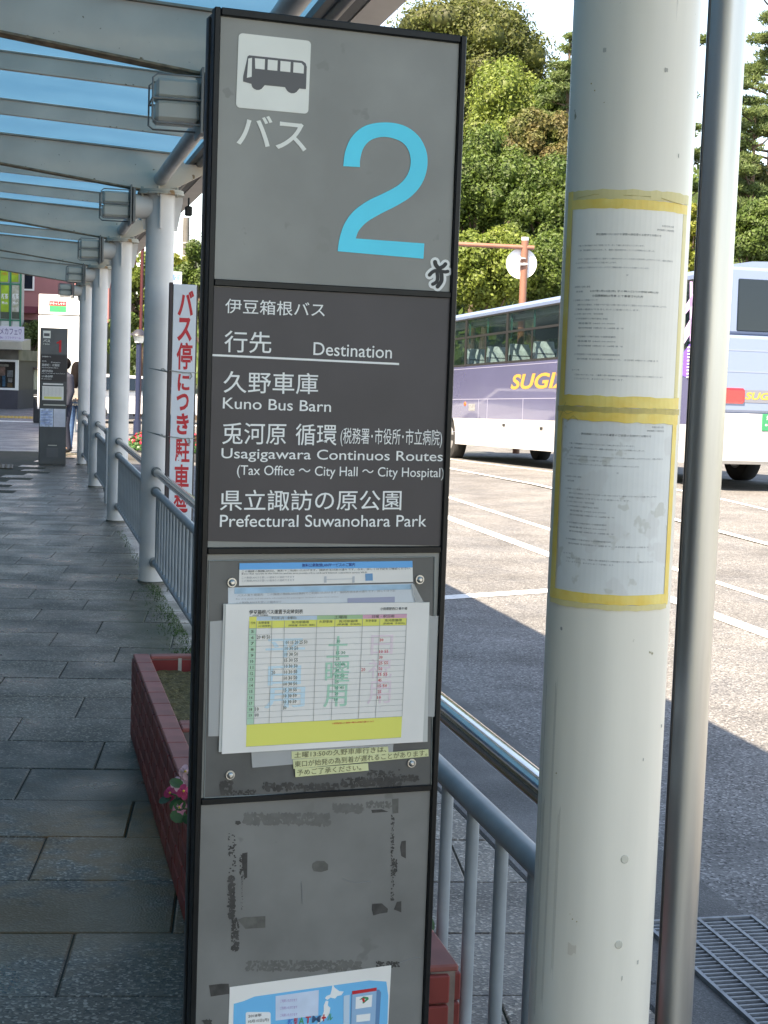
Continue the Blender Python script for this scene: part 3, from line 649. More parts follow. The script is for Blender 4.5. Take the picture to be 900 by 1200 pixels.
# tape residue
def residue(name, zones, m, off, seed):
    rr = random.Random(seed); a = MB()
    for x0, y0, x1, y1, n, sz in zones:
        for k in range(int(n*2.2)):
            cx_ = rr.uniform(x0, x1); cy_ = rr.uniform(y0, y1); w_ = sz*rr.uniform(.3, 1.25)*(.6+.6*abs(math.sin(cx_*.35+cy_*.2))); h_ = sz*rr.uniform(.3, 1.3)
            cnt = rr.randint(5, 8); a.add([P3(cx_+w_*math.cos(2*math.pi*i/cnt)*rr.uniform(.6, 1), cy_+h_*math.sin(2*math.pi*i/cnt)*rr.uniform(.6, 1), off+rr.uniform(0, .0001)) for i in range(cnt)], [list(range(cnt))])
    o = a.build(name, m, sign); o['kind'] = 'stuff'; return o
m_res = mat('tape_residue', (.045, .043, .04), .6, var=.3, vscale=60); m_res2 = mat('pale_residue', (.10, .098, .088), .55, var=.2, vscale=60)
residue('tape_residue', [(258, 916, 272, 931, 40, 2.4), (272, 926, 300, 932, 26, 1.6), (308, 918, 398, 926, 60, 3.0), (398, 912, 470, 922, 70, 2.8), (470, 908, 490, 915, 20, 2.2), (430, 902, 470, 913, 24, 2)], m_res, o_+.0008, 1)
def G6(x, y): return (220+x/2.8125, 920+y/2.8125)
for k, poly in enumerate([[(158, 118), (172, 118), (176, 126), (165, 132), (157, 128)], [(412, 258), (425, 250), (450, 250), (463, 262), (462, 280), (440, 287), (415, 284), (409, 270)],
        [(185, 436), (256, 432), (256, 470), (190, 474), (165, 444)], [(608, 392), (640, 390), (660, 408), (658, 420), (632, 424), (612, 430), (607, 410)],
        [(70, 660), (110, 655), (135, 655), (138, 688), (76, 697)], [(605, 82), (640, 80), (662, 88), (608, 92)], [(705, 185), (719, 183), (719, 242), (704, 234), (701, 205)],
        [(180, 225), (197, 222), (196, 305), (188, 308), (178, 250)], [(690, 385), (704, 383), (704, 420), (680, 410)], [(674, 46), (695, 44), (694, 92), (676, 94)]]):
    plate('tape_scrap', [G6(*p) for p in poly], PF+.0006, .0004, m_res2 if k in (1, 2, 9) else m_res)
def g6z(x0, y0, x1, y1, n, s_): p = G6(x0, y0); q = G6(x1, y1); return (*p, *q, n, s_)
residue('tape_residue', [g6z(133, 150, 158, 290, 20, 1.6), g6z(135, 300, 155, 440, 90, 2.2), g6z(145, 440, 168, 548, 60, 1.9), g6z(172, 230, 192, 310, 30, 1.3), g6z(176, 300, 181, 410, 14, .7),
    g6z(670, 100, 680, 380, 60, 1.2), g6z(672, 240, 690, 300, 25, 1.5), g6z(50, 775, 78, 788, 14, 2), g6z(620, 582, 700, 600, 40, 1.6)], m_res, PF+.0006, 2)
residue('pale_residue', [g6z(185, 95, 470, 130, 150, 3.2), g6z(480, 62, 575, 90, 70, 3.0), g6z(195, 580, 570, 612, 150, 2.6), g6z(590, 55, 670, 75, 30, 2)], mat('pale_residue2', (.125, .124, .115), .5, var=.1, vscale=60), PF+.0004, 3)
a = MB()
for pl_ in ([(510, 308), (550, 322), (600, 318)], [(375, 320), (378, 390)], [(690, 590), (740, 572), (768, 568)]):
    P = [P3(*G6(*p), PF+.0005) for p in smooth(pl_, 4)]; a.tube(P, .0006, 3)
a.build('scratch', mat('scratch_grey', (.26, .27, .27), .5), sign)
# ATM poster (continues below the frame)
def A(x, y): return (260+x/4.2857, 1120+y/4.2857)
u0, z0 = S(*A(40, 158), PF+.001); u1, z1 = S(*A(851, 48), PF+.001); H_ = .26
poster = MB(); poster.prism([W(u0, z0, PF+.001), W(u1, z1, PF+.001), W(u1-.004, z1-H_, PF+.001), W(u0-.002, z0-H_, PF+.001)], SN*-.0005)
poster = poster.build('notice_poster', M_PAPER, sign, label='white and sky blue poster with a cash machine and map')
def pp(name, pts, k, m):
    a = MB(); off = PF+.001+.0004*k; a.prism([P3(*A(*p), off) for p in pts], SN*-.0002); return a.build(name, m, poster)
sky_print = mat('sky_blue_print', (.12, .50, .82), .5)
lowL = (60, 900); lowR = (800, 850)
pp('blue_field', [(60, 242), (110, 228), (165, 205), (740, 124), (826, 130), (836, 200), (815, 900), (40, 960)], 1, sky_print)
pp('price_box', [(270, 203), (487, 172), (484, 300), (270, 326)], 2, mat('lilac_print', (.60, .70, .84), .5, var=.05, vscale=30))
pp('date_box', roundrect(120, 283, 245, 350, 10), 2, M_WHITE_PRINT)
pp('map_shape', [(556, 140), (566, 160), (590, 178), (612, 180), (600, 198), (580, 202), (568, 215), (545, 210), (530, 222), (518, 214), (525, 203), (545, 195), (552, 170)], 2, M_WHITE_PRINT)
pp('map_shape', [(522, 226), (535, 228), (532, 250), (545, 262), (540, 290), (525, 312), (500, 330), (480, 345), (485, 320), (505, 300), (512, 280), (512, 250)], 2, M_WHITE_PRINT)
mc_ = mat('machine_blue', (.28, .48, .68), .5)
pp('machine_shape', [(650, 190), (790, 170), (800, 185), (790, 345), (780, 500), (640, 500)], 2, mat('machine_shade', (.10, .25, .45), .5))
pp('machine_shape', [(655, 195), (777, 176), (770, 345), (765, 480), (646, 480)], 3, mc_)
pp('machine_band', [(654, 178), (778, 160), (777, 176), (655, 195)], 3, M_RED)
pp('machine_screen', [(673, 208), (756, 196), (752, 256), (671, 268)], 4, M_WHITE_PRINT)
pp('machine_screen', [(676, 298), (746, 290), (744, 326), (675, 334)], 4, M_WHITE_PRINT)
pp('machine_column', [(612, 202), (642, 196), (640, 400), (610, 400)], 3, mat('machine_pale', (.5, .66, .78), .5))
pp('logo_shape', [(690, 222), (712, 205), (735, 208), (738, 218), (712, 240), (705, 238), (725, 216)], 5, mat('logo_green', (.02, .28, .12), .5))
pp('logo_shape', [(703, 215), (716, 212), (718, 232), (708, 232)], 6, M_RED)
def arow(t, x0, x1, b0, b1, h): p = A(x0, b0); q = A(x1, b1); return (t, p[0], q[0], p[1], q[1], h/4.2857)
rows('poster_lettering', [arow('2018年', 132, 200, 312, 306, 17), arow('10月15日(月)', 132, 236, 341, 330, 17)], PF+.0026, M_INK, res=2, bold=.01, parent=poster)
for i, (t, x0, x1, m) in enumerate((('新', 330, 355, mat('ink_blue', (.05, .2, .6), .5)), ('型', 360, 380, M_RED), ('A', 386, 412, mat('ink_green', (.05, .35, .12), .5)), ('T', 418, 446, M_RED), ('M', 452, 494, mat('ink_navy', (.04, .10, .2), .5)), ('+', 500, 522, M_RED), ('ル', 530, 556, mat('ink_green', (.05, .35, .12), .5)))):
    yb = 352-(x0-330)*.13; rows('poster_lettering', [arow(t, x0, x1, yb, yb-2, 34)], PF+.0028, m, res=2, bold=.02, parent=poster)
rows('poster_lettering', [arow('ご利用いただけます', 292, 378, 236-k*0+36*k*1.0-0, 230+36*k, 16) for k in range(3)], PF+.0026, mat('ink_violet', (.42, .25, .50), .5), res=1, parent=poster)

# ================================================================== NOTICES ON THE NEAR COLUMN
near = columns[0]; NC = Vector((CX, COLY[0], 0)); cd = (Vector((0, 0, 0))-NC).normalized(); ca = math.atan2(cd.y, cd.x)
def cyl(deg, z, off=0): an = ca+R(deg); r = CRAD+off; return Vector((r*math.cos(an), r*math.sin(an), z))   # local to the column
def cpatch(name, a0, a1, z0, z1, off, th, m, parent=near, n=24, wav=0, seed=0, tilt=0, label=None):
    rr = random.Random(seed); vs = []; fs = []
    for i in range(n+1):
        an = a0+(a1-a0)*i/n; w0 = rr.uniform(-wav, wav); w1 = rr.uniform(-wav, wav); tz = tilt*(i/n-.5)
        vs += [cyl(an, z0+w0+tz, off+th), cyl(an, z1+w1+tz, off+th), cyl(an, z0+w0+tz, off), cyl(an, z1+w1+tz, off)]
    for i in range(n):
        k = 4*i; fs += [(k, k+4, k+5, k+1), (k+2, k+3, k+7, k+6), (k+1, k+5, k+7, k+3), (k, k+2, k+6, k+4)]
    fs += [(0, 1, 3, 2), (4*n, 4*n+2, 4*n+3, 4*n+1)]
    b = MB(); b.add(vs, fs, False); o = b.build(name, m, parent)
    if label: o['label'] = label
    return o
M_TAPE = mat('yellow_tape', (.92, .72, .22), .4, var=.1, vscale=25, col2=(.90, .62, .12), bump=.06, bscale=90)
M_TAPE2 = see_through('yellow_tape_thin', (.88, .76, .38), .75, .35)
m_pap1 = mat('notice_paper', (.92, .88, .79), .5, var=.02, vscale=20)
m_pap2 = mat('stained_notice_paper', (.74, .75, .72), .55, var=.03, vscale=20, spots=[((.70, .70, .67), 18, .56), ((.62, .62, .57), 26, .63)])
pA = cpatch('notice', -56, 61, 1.570, 1.884, .0006, .0004, m_pap1, label='upper white notice, cleaner, held by yellow tape')
pB = cpatch('notice', -56, 61, 1.252, 1.549, .0006, .0004, m_pap2, label='lower white notice with grey stains, held by yellow tape')
cpatch('yellow_tape', -63, 66, 1.875, 1.890, .0013, .0003, M_TAPE, tilt=-.004, seed=1, wav=.0006)
cpatch('yellow_tape', -60, 68, 1.890, 1.905, .0011, .0003, M_TAPE2, tilt=-.002, seed=2, wav=.0012)
cpatch('yellow_tape', -66, -57, 1.563, 1.906, .0016, .0003, M_TAPE, n=4)
cpatch('yellow_tape', 59, 66, 1.563, 1.885, .0010, .0003, M_TAPE2, n=4)
cpatch('yellow_tape', -66, 68, 1.561, 1.579, .0020, .0003, M_TAPE, seed=3, wav=.001)
cpatch('yellow_tape', -68, 70, 1.552, 1.561, .0024, .0003, mat('brown_tape', (.55, .43, .14), .4, var=.15, vscale=30), seed=4, wav=.0012)
cpatch('yellow_tape', -66, 68, 1.538, 1.554, .0021, .0003, M_TAPE, seed=5, wav=.0012, tilt=-.003)
cpatch('yellow_tape', -67, -58, 1.24, 1.545, .0016, .0003, M_TAPE, n=4)
cpatch('yellow_tape', 59, 67, 1.24, 1.54, .0015, .0003, M_TAPE, n=4)
cpatch('yellow_tape', -67, 67, 1.243, 1.259, .0020, .0003, M_TAPE, seed=6, wav=.0006)
cpatch('yellow_tape', -66, 64, 1.234, 1.243, .0018, .0003, M_TAPE2, seed=7, wav=.0012)
crs = MB()
for pl_ in ([(-60, 1.555), (-50, 1.547), (-40, 1.553), (-28, 1.556)], [(-62, 1.54), (-57, 1.552), (-53, 1.566)], [(-50, 1.894), (-30, 1.898), (0, 1.896), (20, 1.895)], [(30, 1.894), (45, 1.889), (55, 1.888)], [(-50, 1.535), (-42, 1.545), (-36, 1.538)]):
    crs.tube([cyl(a_, z_, .0028) for a_, z_ in pl_], .0004, 4)
crs.build('tape_crease', mat('crease_brown', (.50, .40, .14), .6), near)
def ctext(parent, ztop_, items, m, bold=0.0):
    k_ = 1.057 if parent == pA else 1.0
    """items: (text, x0 mm, x1 mm, y mm from the top, height mm) on A4"""
    a = MB()
    for t, x0, x1, y, h in items:
        text_to(a, t, lambda s_, t_: cyl(-56+117*((x0+(x1-x0)*s_)/210), ztop_-.001*k_*(y-h*t_), .0014), res=1, bold=bold)
    o = a.build('notice_lettering', m, parent); o['kind'] = 'stuff'; return o
m_ni = mat('notice_ink', (.20, .20, .21), .7); m_nb = mat('notice_ink_dark', (.08, .08, .085), .7)
TA = [('令和元年12月', 158, 182, 33, 3), ('伊豆箱根バス株式会社', 150, 184, 39, 3),
      ('平素より弊社路線バスをご利用くださいまして誠にありがとうございます。', 18, 130, 64, 2.6), ('この度、弊社路線バスにおきまして、運賃の誤収受があったことが判明いたしました。', 16, 148, 71, 2.6),
      ('つきましては該当のお客様にはご迷惑とご心配をおかけしたことを深くお詫び申し上げますとともに、返金の手続きを', 18, 184, 84, 2.6), ('行いますのでお申し出くださいますようお願い申し上げます。', 14, 88, 90, 2.6),
      ('お客様にはご不便をおかけいたしますがご理解を賜りますようお願いいたします。', 18, 140, 97, 2.6), ('記', 104, 107, 108, 2.6),
      ('1. 誤収受の日時と便名', 12, 46, 126, 2.8), ('該当便', 18, 32, 133, 2.6), ('2. お客様へのご返金について', 12, 60, 146, 2.6),
      ('乗車されたお客様は、お手数ですが下記のお問い合わせ先までご連絡くださいますようお願い申し上げます。', 22, 176, 153, 2.6), ('ご乗車の確認ができましたらご返金いたします。', 18, 128, 160, 2.6), ('(1) お問い合わせ先・受付時間', 16, 70, 167, 2.6),
      ('① 伊豆箱根バス株式会社 本社', 20, 78, 174, 2.6), ('電話番号 0465-00-0000', 26, 90, 181, 2.6), ('受付時間 9時から18時まで', 26, 104, 188, 2.6),
      ('② 伊豆箱根バス株式会社 小田原営業所', 20, 92, 201, 2.6), ('電話番号 0465-00-0000', 26, 92, 208, 2.6), ('受付時間 9時から18時まで', 26, 104, 215, 2.6),
      ('③ 伊豆箱根バス株式会社 小田原駅前案内所', 20, 100, 228, 2.6), ('受付時間 平日9時から18時まで、土日祝 9時から17時まで', 26, 164, 235, 2.6), ('(2) その他', 16, 32, 252, 2.6),
      ('ご返金にあたりましては、ご乗車の際の乗車券または領収書などをご提示いただく場合がございます。', 22, 176, 259, 2.6), ('ございますので、あらかじめご了承願います。', 22, 108, 265, 2.6)]
ctext(pA, 1.884, TA, m_ni)
ctext(pA, 1.884, [('弊社路線バスにおける運賃の誤収受のお詫びとお知らせ', 52, 158, 48, 3.4)], m_nb)
ctext(pA, 1.884, [('2020年1月16日(木) 子の神入口バス停発 8時12分', 46, 158, 133, 3.6), ('小田原駅前22号車 にて乗車された方', 50, 132, 140, 3.6)], M_INK, .006)
TB_ = [(t, x0, x1, y-14 if y < 120 else y-22, h) for t, x0, x1, y, h in TA]
ctext(pB, 1.549, [q for q in TB_ if q[3] < 285], m_ni)
ctext(pB, 1.549, [('弊社路線バスにおける運賃のご収受のお詫びとお知らせ', 42, 158, 34, 3.6), ], m_nb)
# clear pads and marks low on the column
pad = MB(); pad.tube([(0, 0, -.001), (0, 0, .0010), (0, 0, .0014)], [.0075, .007, .0055], 18); pad = pad.mesh('rubber_pad', see_through('clear_rubber', (.66, .65, .56), .5, .3))
def onCyl(px, py):
    d = ray(px, py); C2 = Vector((CX, COLY[0])); a_ = d.x**2+d.y**2; b_ = -2*(d.x*C2.x+d.y*C2.y); c_ = C2.length_squared-CRAD**2
    t = (-b_-math.sqrt(b_*b_-4*a_*c_))/(2*a_); return EYEV+d*t
for x, y in ((732, 1007), (725, 1107)):
    p = onCyl(x, y); n = Vector((p.x-CX, p.y-COLY[0], 0)).normalized(); o = obj('rubber_pad', pad, near); o.location = p-NC; o.rotation_euler = n.to_track_quat('Z', 'Y').to_euler()
spk = MB()
for x, y, r in ((693, 98, 1.6), (697, 106, 1.6), (708, 120, 1.1), (671, 1077, 1.6), (676, 1080, 1.6), (652, 906, 1.8), (668, 1071, 1)):
    p = onCyl(x, y)-NC; n = Vector((p.x, p.y, 0)).normalized(); spk.ball(p+n*.0002, .0012*r/1.6, 6, 4)
spk.build('paint_chip', mat('chip_ochre', (.35, .25, .08), .7), near)

rr = random.Random(31); m_drip = see_through('drip_stain', (.40, .37, .28), .07, .6); m_scuff = mat('scuff_grey', (.42, .41, .36), .6, var=.2, vscale=60)
for k in range(9):
    a0 = rr.uniform(-70, 70); w_ = rr.uniform(1.2, 4.5); z1_ = rr.choice((2.8, 2.75, 1.2, 1.1, .9)); cpatch('drip_stain', a0, a0+w_, z1_-rr.uniform(.25, .8), z1_, .0004, .0001, m_drip, n=3, wav=.02, seed=k)
for k in range(9):
    a0 = rr.uniform(-70, 70); z0_ = rr.choice((rr.uniform(.4, 1.2), rr.uniform(1.95, 2.3))); hh = rr.uniform(.001, .008); cpatch('scuff', a0, a0+rr.uniform(.4, 3.2), z0_, z0_+hh, .0004, .0002, m_scuff, n=3, wav=.001, seed=k+50)
cpatch('paint_flaw', -22, -14, .655, .672, .0004, .0002, mat('pale_flaw', (.66, .60, .50), .6), n=4, wav=.003, seed=8)
# stainless pole
t = thing('steel_pole', 'polished stainless steel pole standing at the kerb right of the white column', 'pole', (1.405, 3.0, 0))
a = MB(); a.tube([(0, 0, -.01), (0, 0, 4.4)], .040, 48); a.build('pole_tube', M_STEEL, t)
a = MB(); a.tube([(0, 0, 0), (0, 0, .012), (0, 0, .03)], [.07, .07, .042], 32); a.build('base_collar', M_STEEL, t)
a = MB(); a.box((-.0415, -.004, .03), (-.0385, .004, 4.4)); a.build('seam_reflection_strip', mat('seam_reflection_dark', (.1, .1, .1), .4, metal=1), t)  # seam edge, with the pole's dark left-edge reflection put into its colour

# drain grate
gt = thing('drain_grate', 'rectangular steel drain grate set in the gutter by the kerb', 'drain grate', (1.93, 3.02, ROAD+.004))
m_gr = mat('galvanised', (.22, .235, .25), .45, metal=.3, var=.2, vscale=20)
w_, l_ = .36, 1.34
a = MB(); a.box((0, 0, -.08), (w_, l_, .0005)); a.build('pit', mat('pit_dark', (.05, .05, .048), .9), gt)
a = MB(); [a.box(p, q) for p, q in (((-.012, -.012, .001), (0, l_+.012, .014)), ((w_, -.012, .001), (w_+.012, l_+.012, .014)), ((0.0005, -.012, .001), (w_-.0005, 0, .0135)), ((.0005, l_, .001), (w_-.0005, l_+.012, .0135)))]; a.build('frame', m_gr, gt)
a = MB(); a.box((.001, -.0035, .0015), (w_-.001, .0035, .0105)); a = a.mesh('cross_bar', m_gr)
for i in range(1, 48): o = obj('cross_bar', a, gt); o.location = (0, l_*i/48, 0)
a = MB(); a.box((-.006, .001, .0108), (.006, l_-.001, .0135)); a = a.mesh('bearing_bar', m_gr)
for i in range(1, 4): o = obj('bearing_bar', a, gt); o.location = (w_*i/4, 0, 0)

# ================================================================== BRICK PLANTER
PX0, PX1, PY0, PY1, PH = .485, .915, 3.02, 6.62, .35
pl = thing('brick_planter', 'long low red brick planter with soil between the sign and the railing', 'planter', (0, 0, 0))
m_brick = mat('red_brick', (.26, .042, .034), .5, var=.16, vscale=9, objvar=.16, bump=.05, bscale=40)
m_cap = mat('cap_brick', (.36, .11, .09), .55, var=.14, vscale=9, objvar=.12, bump=.05)
m_mort = mat('pale_mortar', (.26, .20, .17), .85, var=.2, vscale=20)
a = MB()
tk = .062
for q in (((PX0+.004, PY0+.004, 0), (PX0+tk-.004, PY1-.004, PH-.004)), ((PX1-tk+.004, PY0+.004, 0), (PX1-.004, PY1-.004, PH-.004)), ((PX0+tk, PY0+.004, 0), (PX1-tk, PY0+tk-.004, PH-.004)),
          ((PX0+tk, PY1-tk+.004, 0), (PX1-tk, PY1-.004, PH-.004)), ((PX0+tk, 5.22+.004, 0), (PX1-tk, 5.34-.004, PH-.004))): a.box(*q)
a.build('mortar_core', m_mort, pl)
BL, BH = .20, PH/5
def brick_mesh(dx, dy, dz): b = MB(); b.bbox((-dx/2, -dy/2, -dz/2), (dx/2, dy/2, dz/2), .003); return b.mesh('brick', m_brick)
bmL = brick_mesh(.016, BL-.009, BH-.009); bmF = brick_mesh(BL-.009, .016, BH-.009); bmh = brick_mesh(.092, .016, BH-.009)
cntb = 0
for r_ in range(5):
    z = BH*(r_+.5)-(.004 if r_ == 4 else 0); off = 0 if r_ % 2 else BL/2
    n = int((PY1-PY0)/BL)
    for k in range(n+1):
        y0 = PY0+off+BL*(k-.5 if False else k); 
        if y0+BL > PY1+.001: continue
        for X in ((PX0,) if True else ()):
            o = obj('brick', bmL, pl); o.location = (X-.001, y0+BL/2, z)
        if k < 3: o = obj('brick', bmL, pl); o.location = (PX1+.001, y0+BL/2, z)
    if off: 
        o = obj('brick', brick_mesh(.016, BL/2-.009, BH-.009) if r_ == 0 else hb, pl); hb = o.data; o.location = (PX0-.001, PY0+BL/4, z)
        o = obj('brick', hb, pl); o.location = (PX0-.001, PY1-BL/4, z)
        o = obj('brick', hb, pl); o.location = (PX1+.001, PY0+BL/4, z)
    for k in range(2): o = obj('brick', bmF, pl); o.location = (PX0+.115+BL*k-(0 if r_ % 2 else .1)+.0, PY0-.001, z)
    if not r_ % 2: o = obj('brick', bmh, pl); o.location = (PX1-.115+.05, PY0-.001, z)
cpm = MB(); cpm.bbox((-.034, -BL/2+.003, -.008), (.034, BL/2-.003, .008), .004); cpm = cpm.mesh('cap_brick', m_cap)
for k in range(18):
    for X in (PX0+.031, PX1-.031): o = obj('cap_brick', cpm, pl); o.location = (X, PY0+BL*(k+.5), PH+.002)
cpx = MB(); cpx.bbox((-.147, -.03, -.008), (.147, .03, .008), .004); cpx = cpx.mesh('cap_brick', m_cap)
for y in (PY0+.031, PY1-.031, 5.25, 5.313): o = obj('cap_brick', cpx, pl); o.location = ((PX0+PX1)/2, y, PH+.0018)
inr = MB(); inr.box((PX0+tk+.001, PY1-tk-.006, PH-.09), (PX1-tk-.001, PY1-tk+.002, PH-.008)); inr.build('inner_face', mat('inner_red', (.30, .03, .028), .5, var=.1, vscale=10), pl)
inr = MB(); inr.box((PX0+.185, PY1-tk-.0075, PH-.09), (PX0+.20, PY1-tk-.0062, PH+.001)); inr.build('mortar_smear', mat('mortar_smear', (.55, .5, .42), .8), pl)
m_soil = mat('soil', (.16, .115, .045), .95, var=.35, vscale=40, spots=[((.34, .27, .12), 110, .62), ((.06, .045, .02), 80, .63)], bump=.8, bscale=70)
b = MB(); vs = []; fs = []; nx, ny = 14, 110; rr = random.Random(4)
for j in range(ny+1):
    for i in range(nx+1): vs.append((PX0+tk+(PX1-PX0-2*tk)*i/nx, PY0+tk+(PY1-PY0-2*tk)*j/ny, PH-.055+rr.uniform(-.007, .007)))
for j in range(ny):
    for i in range(nx): q = j*(nx+1)+i; fs.append((q, q+1, q+nx+2, q+nx+1))
b.add(vs, fs); b.build('soil', m_soil, pl)

# begonias
m_leaf = mat('begonia_leaf', (.035, .10, .02), .35, var=.3, vscale=30, island=.3, transl=.25); m_pet = mat('pink_petal', (.72, .28, .38), .5, island=.15, var=.2, vscale=60, transl=.3)
m_pet2 = mat('pale_petal', (.75, .48, .52), .5, island=.15, transl=.3); m_stem = mat('stem_green', (.10, .14, .03), .5); m_yel = mat('stamen', (.75, .5, .05), .6); m_redp = mat('deep_pink_petal', (.55, .05, .14), .5, transl=.3)
def disc_leaf(a, c, n, up, r1, r2, cup=.2):
    n = Vector(n).normalized(); e = Vector(up).cross(n).normalized(); f = n.cross(e); k = 9
    vs = [Vector(c)-n*cup*r1*.3]+[Vector(c)+e*r1*math.cos(2*math.pi*i/k)+f*r2*math.sin(2*math.pi*i/k)+n*cup*r1*(.3+.2*math.cos(4*math.pi*i/k)) for i in range(k)]
    a.add(vs, [(0, 1+i, 1+(i+1) % k) for i in range(k)], True)
def begonia(label, base, tips, nleaf, seed):
    rr = random.Random(seed); t = thing('begonia', label, 'flowering plant', base, 0, 'begonias planted in the brick planter')
    st = MB(); lf = MB()
    for (tip, _) in tips:
        tip = Vector(tip); st.tube([(0, 0, -.03), tip*.5+Vector((0, 0, .04)), tip], [.005, .004, .0025], 6)
        for k in range(nleaf):
            f = rr.uniform(.3, 1); c_ = tip*f+Vector((rr.uniform(-.03, .03), rr.uniform(-.03, .03), .04*(1-f)+rr.uniform(-.02, .02)))
            disc_leaf(lf, c_, (rr.uniform(-.7, .4), rr.uniform(-1, .2), rr.uniform(.2, 1)), (0, 0, 1), rr.uniform(.016, .026), rr.uniform(.014, .022))
    st.build('stem', m_stem, t); lf.build('leaves', m_leaf, t)
    for tip, m in tips:
        f = MB(); tip = Vector(tip)
        for k in range(4):
            an = k*math.pi/2+rr.uniform(0, .4); d = Vector((-.25, -.75, .4)).normalized(); e = d.cross(Vector((0, 0, 1))).normalized(); g_ = d.cross(e)
            disc_leaf(f, tip+(e*math.cos(an)+g_*math.sin(an))*.011+d*.004, d+(e*math.cos(an)+g_*math.sin(an))*.4, (0, 0, 1), .010, .013, .4)
        o = f.build('flower', m, t); s_ = MB(); s_.ball(tip+d*.012, .0035, 6, 5); s_.build('stamen', m_yel, o)
bb = Vector((.56, 4.12, .30)); 
def rel(px, py, X):
    d = ray(px, py); p = EYEV+d*(X/d.x); return p-bb
begonia('pink begonia spilling over the planter edge beside the black sign frame', bb, [(rel(208, 919, .455), m_pet2), (rel(200, 930, .45), m_redp), (rel(211, 947, .445), m_pet), (rel(218, 905, .47), m_pet2), (rel(216, 928, .455), m_redp)], 5, 5)
for i, (x, y, s_) in enumerate(((.68, 3.45, 2), (.70, 3.95, 3), (.72, 4.55, 8))):
    begonia(['begonia hidden behind the sign at the near end of the planter', 'begonia hidden behind the sign in the middle of the near planter bed', 'begonia hidden behind the sign near the planter cross wall'][i], (x, y, .30), [((rr.uniform(-.1, .1), rr.uniform(-.1, .1), rr.uniform(.06, .14)), m_) for m_ in (m_pet, m_pet2, m_redp)], 7, s_)
t = thing('weed_sprig', 'small green leafy sprig growing beside the railing by the sign edge', 'plant', (.955, 3.42, 0))
st = MB(); st.tube([(0, 0, 0), (.01, -.02, .16), (-.006, .0, .30), (.004, .05, .46)], [.003, .0025, .002, .001], 5); st.build('stem', m_stem, t)
lf = MB()
for (x, y, z), n in (((.0, -.02, .26), (-.5, -1, .3)), ((.008, .0, .30), (.3, -1, .5)), ((-.004, .03, .40), (-.3, -1, .6)), ((.012, .06, .46), (0, -1, .6)), ((.01, -.03, .12), (.2, -1, .6))): disc_leaf(lf, (x, y, z), n, (0, 0, 1), .012, .018)
lf.build('leaves', m_leaf, t)

# moss and grass at the column foot
gr = MB(); rr = random.Random(11)
for k in range(2000):
    y = rr.choice((10.9, 9.9, 9.3, 8.6))+rr.gauss(0, .22); x = .99-abs(rr.gauss(0, .07)); h = rr.uniform(.003, .014)
    if rr.random() < .3: y = rr.uniform(6.7, 15); x = .93+rr.uniform(-.02, .04)
    an = rr.uniform(0, 6.28); dx, dy = math.cos(an)*.003, math.sin(an)*.003
    gr.add([(x-dx, y-dy, -.004), (x+dx, y+dy, -.004), (x+rr.uniform(-.012, .012), y+rr.uniform(-.012, .012), h)], [(0, 1, 2)])
o = gr.build('moss_and_grass', mat('moss', (.07, .13, .03), .8, island=.4, transl=.2)); tag(o, 'low moss and grass growing in the joints along the columns', 'moss'); o['kind'] = 'stuff'

# ================================================================== BOARD WITH RED LETTERING
bd = thing('warning_board', 'tall narrow white board with red vertical Japanese lettering tied to a column', 'sign board', (0, 0, 0))
BYv = 10.92
def onY(px, py, Y=BYv): d = ray(px, py); return EYEV+d*(Y/d.y)
p = onY(203.5, 333); q = onY(230.5, 339); bx0, bx1, bzt = p.x, q.x, 2.185
a = MB(); a.bbox((bx0, BYv, .32), (bx1, BYv+.012, bzt), .002); a.build('face', mat('board_white', (.70, .74, .78), .4, var=.03, vscale=6), bd)
a = MB(); a.bbox((bx0-.028, BYv+.002, .31), (bx0-.001, BYv+.05, bzt+.01), .003); a.bbox((bx1+.001, BYv+.014, .31), (bx1+.012, BYv+.05, bzt), .003); a.box((bx0, BYv+.014, bzt-.03), (bx1, BYv+.05, bzt-.002)); a.build('timber_frame', mat('dark_timber', (.06, .045, .045), .6), bd)
a = MB(); oy = BYv-.001
for ch, y0, y1, xl, xr in (('バ', 340, 370, 208, 227), ('ス', 372, 400, 207.5, 224.5), ('停', 401, 433, 206.5, 225), ('に', 438, 458, 208, 222), ('つ', 461, 481, 206.5, 221), ('き', 484, 509, 206.5, 221), ('駐', 513, 542, 205, 222), ('車', 544, 575, 203.5, 221), ('禁', 577, 607, 203, 220), ('止', 611, 640, 203, 219)):
    A0 = onY(xl, y1, oy); A1 = onY(xr, y1+.4, oy); A2 = onY(xl+.5, y0, oy)
    text_to(a, ch, lambda s_, t_: A0+(A1-A0)*s_+Vector((0, 0, A2.z-A0.z))*t_, res=3, bold=.035 if ch not in '駐車禁停' else .022)
a.build('red_lettering', M_RED, bd)
rr = random.Random(9); m_wire = mat('wire_grey', (.33, .33, .30), .5)
for zc, xa in ((onY(215, 436).z, .86), (onY(215, 513).z, .86)):
    wr = MB()
    for k in range(3):
        wr.tube([(CX-.07, 11.345, zc+.02), (bx0-.03, BYv+.03, zc+rr.uniform(-.005, .01)), (bx0-.01, BYv-.004-k*.002, zc+.008), ((bx0+bx1)/2, BYv-.005-k*.002, zc+rr.uniform(-.008, .0)), (bx1+.012, BYv-.002, zc-.002), (CX+.09, 11.37, zc+.01)], .0022, 5)
    wr.tube([(bx1-.03, BYv-.006, zc), (bx1-.02, BYv-.012, zc-.03), (bx1-.035, BYv-.01, zc-.05)], .004, 5); wr.tube([(bx0-.04, BYv-.004, zc+.005), (bx0-.06, BYv-.01, zc+.02), (bx0-.075, BYv-.004, zc+.014)], .006, 5); wr.build('tie_wire', m_wire, bd)
